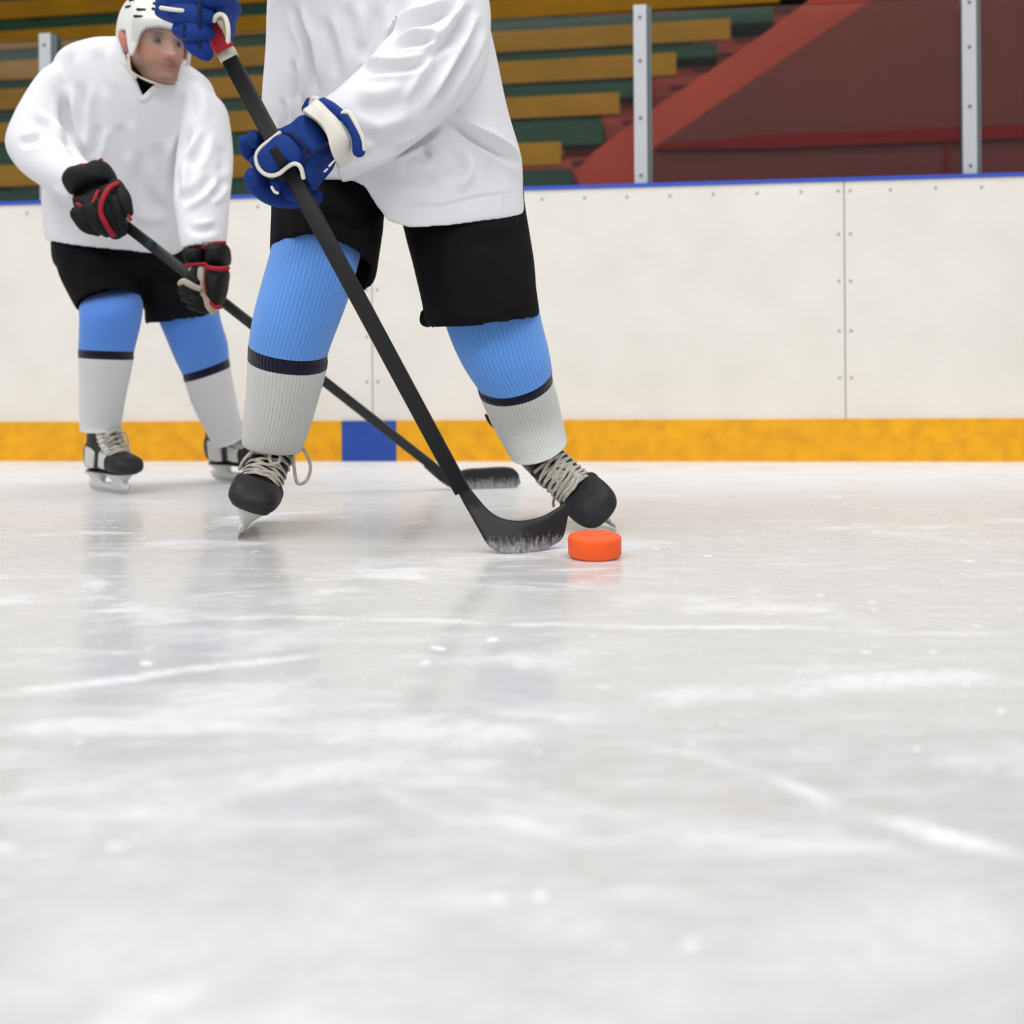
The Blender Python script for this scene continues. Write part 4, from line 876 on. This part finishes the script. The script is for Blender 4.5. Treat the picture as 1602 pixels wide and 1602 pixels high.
sock(p2, [sec((240, 470), (338, 462), 3.0, .085), sec((252, 505), (342, 493), 2.99, .085), sec((270, 548), (354, 535), 3.02, .082, .2), sec((286, 584), (357.5, 561), 3.06, .074, .2), sec((289, 596), (360, 574), 3.07, .072, .2), sec((308, 645), (370, 630), 3.13, .064, .15), sec((331, 690), (380, 676), 3.18, .054, .2), sec((336, 697), (381, 682), 3.18, .050, .3), sec((340, 696), (378, 683), 3.18, .045, .3)], [0, 0, 0, 1, 2, 2, 2, 2], SK2, .002, 14)
M = frame(fwd=(.72, -.69, 0), up=(.0, 0, 1), tip=on_ice(170, 770), tip_local=(0, 0, 0))
skate(p2, M, 0.87, pale=True, loops=[[(0, .05, .21), (-.03, .06, .195), (-.045, .05, .16), (-.05, .03, .13)], [(0, .05, .21), (.03, .06, .19), (.04, .06, .165), (.01, .065, .185)]])
tip = P(374, 742, 3.25); tip[2] = 0.0
M = frame(fwd=(.80, -.60, 0), up=(-.2, -.08, .97), tip=tip, tip_local=(0, 0, 0))
skate(p2, M, 0.93, pale=True)
# jersey
jt = loft(hollow([sec((188, 62), (285, 96), 2.735, .075), sec((135, 66), (310, 110), 2.76, .10), sec((92, 90), (332, 132), 2.78, .125), sec((80, 150), (342, 178), 2.81, .14), sec((86, 230), (335, 240), 2.87, .15), sec((72, 300), (322, 305), 2.91, .15),
                  sec((72, 345), (305, 354), 2.93, .15), sec((77, 374), (294, 397), 2.94, .15, .12)], .05, .92), 64, 7)[:2]
sa_ = loft(hollow([sec((104, 98), (165, 118), 2.79, .07), sec((72, 115), (140, 140), 2.78, .088), sec((44, 155), (122, 175), 2.77, .09), sec((15, 222), (108, 200), 2.74, .088), sec((30, 262), (116, 218), 2.71, .082), sec((66, 291), (124, 240), 2.68, .075), sec((102, 312), (142, 258), 2.655, .062), sec((118, 320), (156, 268), 2.64, .056)], .03, .88), 44, 7)[:2]
sb_ = loft(hollow([sec((255, 112), (320, 135), 2.79, .07), sec((276, 140), (350, 162), 2.78, .088), sec((288, 180), (359, 200), 2.765, .088), sec((279, 245), (362, 258), 2.73, .084), sec((274, 310), (358, 315), 2.68, .078), sec((281, 362), (354, 366), 2.64, .07), sec((286, 391), (352, 383), 2.625, .064)], .04, .88), 44, 7)[:2]
v, f, nn = remesh([jt, sa_, sb_], 0.0050, 10)
FJ = [([(98, 140), (107, 204), (115, 228), (130, 254)], 9, .016), ([(48, 178), (76, 210), (94, 220), (114, 230)], 7, .010), ([(131, 125), (126, 183), (132, 248)], 8, .009), ([(157, 190), (150, 225), (146, 250)], 8, .007), ([(304, 190), (288, 225), (278, 252), (272, 320)], 8, .014),
      ([(335, 272), (315, 295), (299, 307), (280, 318)], 7, .010), ([(354, 278), (338, 300), (322, 312)], 6, .006), ([(213, 245), (218, 285), (232, 315), (264, 342)], 11, .007), ([(184, 190), (196, 230), (200, 255)], 10, .006), ([(28, 225), (50, 222), (74, 216)], 6, .006),
      ([(110, 75), (104, 110), (110, 150)], 9, .005), ([(150, 70), (156, 120), (170, 160)], 10, .005), ([(280, 110), (300, 150), (300, 200)], 10, .005), ([(320, 200), (310, 240), (290, 270)], 8, .006), ([(190, 345), (230, 360), (275, 352)], 9, .006), ([(240, 220), (256, 270), (268, 300)], 12, .006),
      ([(292, 350), (310, 362), (345, 355)], 6, .005), ([(75, 300), (95, 315), (112, 318)], 6, .006), ([(78, 345), (100, 350), (130, 340)], 6, .005), ([(345, 225), (350, 255), (340, 275)], 8, .005)]
v = folds(v, nn, FJ, 1.3); v = wob(v, nn, .003, 12, 9)
# cut the V neck
x, y = proj(v); frontm = v[:, 1] < 2.80
lx = np.interp(y, [40, 62, 100, 155], [184, 186, 198, 222]); rx = np.interp(y, [40, 97, 127, 155], [300, 287, 256, 222])
cut = frontm & (y < 155) & (x > lx) & (x < rx)
keep = [q for q in f if not all(cut[i] for i in q)]
use = sorted({i for q in keep for i in q}); mp = {a: b for b, a in enumerate(use)}
jr = O('jersey', v[use], [[mp[i] for i in q] for q in keep], M_JERSEY, p2)
def snap(px, py, back=.004):
    x0, y0 = proj(v); d = np.hypot(x0 - px, y0 - py); c = np.where((d < 6) & (v[:, 1] < 2.85))[0]
    Y = v[c, 1].min() if len(c) else 2.72
    return P(px, py, Y + back)
cl = [snap(*q) for q in ((186, 62), (190, 82), (198, 104), (210, 130), (222, 154), (238, 142), (256, 127), (272, 112), (287, 97))]
O('collar', *limb(cl, [.0085] * len(cl), n=12, sub=5, flat=.7), M_JERSEY, jr)
# stick
z6 = lambda x, y: (80 + x / 5.34, 230 + y / 5.34)
s0, s1 = P(178, 338, 2.60), P(712, 757, 2.95)
st2 = O('hockey_stick', *rod(s0, s1, .0135, .010, V(0, -1, 0)), M_STICKC, loc=V(s1[0], s1[1], 0))
tag(st2, 'black stick held low by the hunched player, its blade resting near the boards', 'hockey stick', 'hockey sticks')
O('tape_band', *rod(s0 + (s1 - s0) * .085, s0 + (s1 - s0) * .105, .0139, .0104, V(0, -1, 0)), mat('dark_teal_shaft_print', (20, 48, 54), .5), st2)
top = [z7(-60, 470), z7(60, 560), z7(150, 560), z7(240, 535), z7(350, 528), z7(450, 521), z7(530, 521), z7(580, 533), z7(618, 570)]
bot = [z7(-80, 520), z7(60, 640), z7(160, 690), z7(250, 705), z7(340, 702), z7(415, 690), z7(500, 676), z7(590, 676), z7(634, 640)]
O('blade', *strip_plate(top, bot, lambda x, y: 2.95 + .0006 * max(0, x - 720), .012), frost_material('frosted_blade_far', .05), st2)
# gloves
g = O('glove', *pillow([z6(*q) for q in ((190, 430), (290, 395), (380, 350), (540, 290), (600, 370), (640, 460), (640, 600), (600, 750), (520, 735), (400, 690), (260, 660), (215, 560))], 2.61, .05, .05), M_GBLACK, p2)
g['label'] = 'black glove with red stripes'
O('cuff', *pillow([z6(*q) for q in ((120, 335), (112, 260), (165, 185), (260, 160), (350, 150), (420, 112), (500, 165), (540, 285), (470, 330), (380, 352), (280, 400), (190, 430))], 2.625, .06, .07), M_GBLACK, g)
rolls(g, 'finger', [([z6(240, 560) + (2.565,), z6(300, 650) + (2.57,), z6(380, 690) + (2.60,)], [.022, .02, .016]), ([z6(330, 520) + (2.56,), z6(390, 620) + (2.565,), z6(470, 700) + (2.60,)], [.022, .021, .016]),
                    ([z6(430, 480) + (2.56,), z6(480, 600) + (2.565,), z6(540, 720) + (2.60,)], [.021, .020, .016]), ([z6(520, 460) + (2.565,), z6(560, 580) + (2.57,), z6(590, 690) + (2.60,)], [.02, .019, .016])], M_GBLACK)
O('thumb', *limb([P(*z6(540, 330), 2.60), P(*z6(600, 430), 2.575), P(*z6(640, 540), 2.57)], [.02, .02, .014], n=16, sub=5), M_GBLACK, g)
O('palm', *pillow([z6(*q) for q in ((555, 510), (600, 520), (660, 600), (640, 625), (580, 590))], 2.59, .018, .02), M_PALM, g)['label'] = 'tan palm'
def stripe(pts, r, Yd):
    return limb([P(*z6(x, y), d) for (x, y), d in zip(pts, Yd if isinstance(Yd, (list, tuple)) else [Yd] * len(pts))], [r] * len(pts), n=10, sub=5, flat=.6)
O('red_stripe', *stripe([(190, 430), (240, 490), (300, 482), (350, 460), (390, 370)], .0048, [2.60, 2.556, 2.548, 2.548, 2.562]), M_RED, g)
O('red_stripe', *stripe([(556, 300), (480, 345), (425, 450), (415, 550), (455, 640), (520, 738)], .0066, [2.575, 2.545, 2.532, 2.532, 2.538, 2.575]), M_RED, g)
O('red_stripe', *stripe([(200, 520), (225, 580), (255, 640)], .006, 2.585), M_RED, g)
O('red_stripe', *stripe([(155, 185), (250, 152), (350, 143), (420, 105)], .0045, 2.61), M_RED, g)
O('red_stripe', *stripe([(600, 510), (640, 560), (664, 605)], .004, 2.562), M_RED, g)
g = O('glove', *pillow([z6(*q) for q in ((1300, 1000), (1390, 1000), (1480, 1020), (1478, 1120), (1460, 1230), (1420, 1330), (1370, 1330), (1330, 1290), (1300, 1180))], 2.585, .042, .04), M_GBLACK, p2)
g['label'] = 'black glove with red trim and tan palm'
O('palm', *pillow([z6(*q) for q in ((1150, 1000), (1220, 985), (1300, 985), (1320, 1200), (1350, 1310), (1400, 1340), (1375, 1400), (1320, 1390), (1265, 1310), (1240, 1200), (1190, 1090))], 2.585, .032, .02), M_PALM, g)['label'] = 'tan palm'
O('cuff', *pillow([z6(*q) for q in ((1105, 880), (1150, 840), (1220, 835), (1300, 855), (1300, 970), (1230, 975), (1150, 985), (1120, 950))], 2.60, .045, .05), M_GBLACK, g)
O('cuff', *pillow([z6(*q) for q in ((1300, 850), (1340, 815), (1450, 806), (1488, 860), (1485, 980), (1400, 1000), (1310, 995))], 2.595, .05, .05), M_GBLACK, g)
rolls(g, 'finger', [([z6(1230, 1150) + (2.565,), z6(1150, 1130) + (2.555,), z6(1090, 1150) + (2.575,)], [.014, .014, .011]), ([z6(1250, 1225) + (2.57,), z6(1170, 1200) + (2.56,), z6(1100, 1200) + (2.575,)], [.015, .015, .012]),
                    ([z6(1270, 1290) + (2.57,), z6(1190, 1270) + (2.56,), z6(1120, 1255) + (2.58,)], [.015, .015, .012]), ([z6(1300, 1350) + (2.58,), z6(1240, 1340) + (2.57,), z6(1170, 1320) + (2.585,)], [.013, .013, .011])], M_GBLACK)
O('thumb', *limb([P(*z6(1215, 1020), 2.575), P(*z6(1180, 1075), 2.555), P(*z6(1210, 1140), 2.55)], [.011, .011, .009], n=14, sub=4), M_GBLACK, g)
O('finger_lining', *limb([P(*z6(1075, 1140), 2.557), P(*z6(1110, 1122), 2.545), P(*z6(1180, 1160), 2.543), P(*z6(1240, 1185), 2.548)], [.006, .008, .008, .007], n=12, sub=4), M_PALM, g)
for pts, r, d in (([(1310, 1005), (1390, 1018), (1475, 1012)], .006, 2.545), ([(1300, 990), (1296, 1100), (1306, 1200), (1330, 1290), (1370, 1335), (1415, 1338)], .005, 2.56), ([(1110, 880), (1160, 835), (1230, 826), (1300, 850)], .0045, 2.575), ([(1310, 845), (1350, 806), (1450, 798)], .0045, 2.57), ([(1130, 985), (1220, 980), (1300, 975)], .0045, 2.565)):
    O('red_stripe', *stripe(pts, r, d), M_RED, g)

# ================================================================== puck
pc = on_ice(930.5, 872); R_, T_ = 41.6 * pc[1] / F, .0355
prof = [(.0, T_ - .0006), (.55, T_ - .0006), (.62, T_ - .0004), (.66, T_), (.93, T_), (.975, T_ - .0012), (1.0, T_ - .004), (1.0, .004), (.975, .0012), (.93, 0), (0, 0)]
n = 72; pv = []; pf = []
for r, z in prof:
    for j in range(n): pv.append(V(math.cos(2 * math.pi * j / n) * r * R_, math.sin(2 * math.pi * j / n) * r * R_, z))
for i in range(len(prof) - 1):
    for j in range(n): pf.append((i * n + j, i * n + (j + 1) % n, (i + 1) * n + (j + 1) % n, (i + 1) * n + j))
tl = math.radians(4.5); Rm = np.array(Matrix.Rotation(tl, 3, 'X')); pv = np.array(pv) @ Rm.T; pv[:, 2] += -pv[:, 2].min() + .0002
pk = O('puck', pv + pc, [q[::-1] for q in pf], M_PUCK, loc=pc)
tag(pk, 'bright orange puck on the ice beside the black stick blade', 'puck')
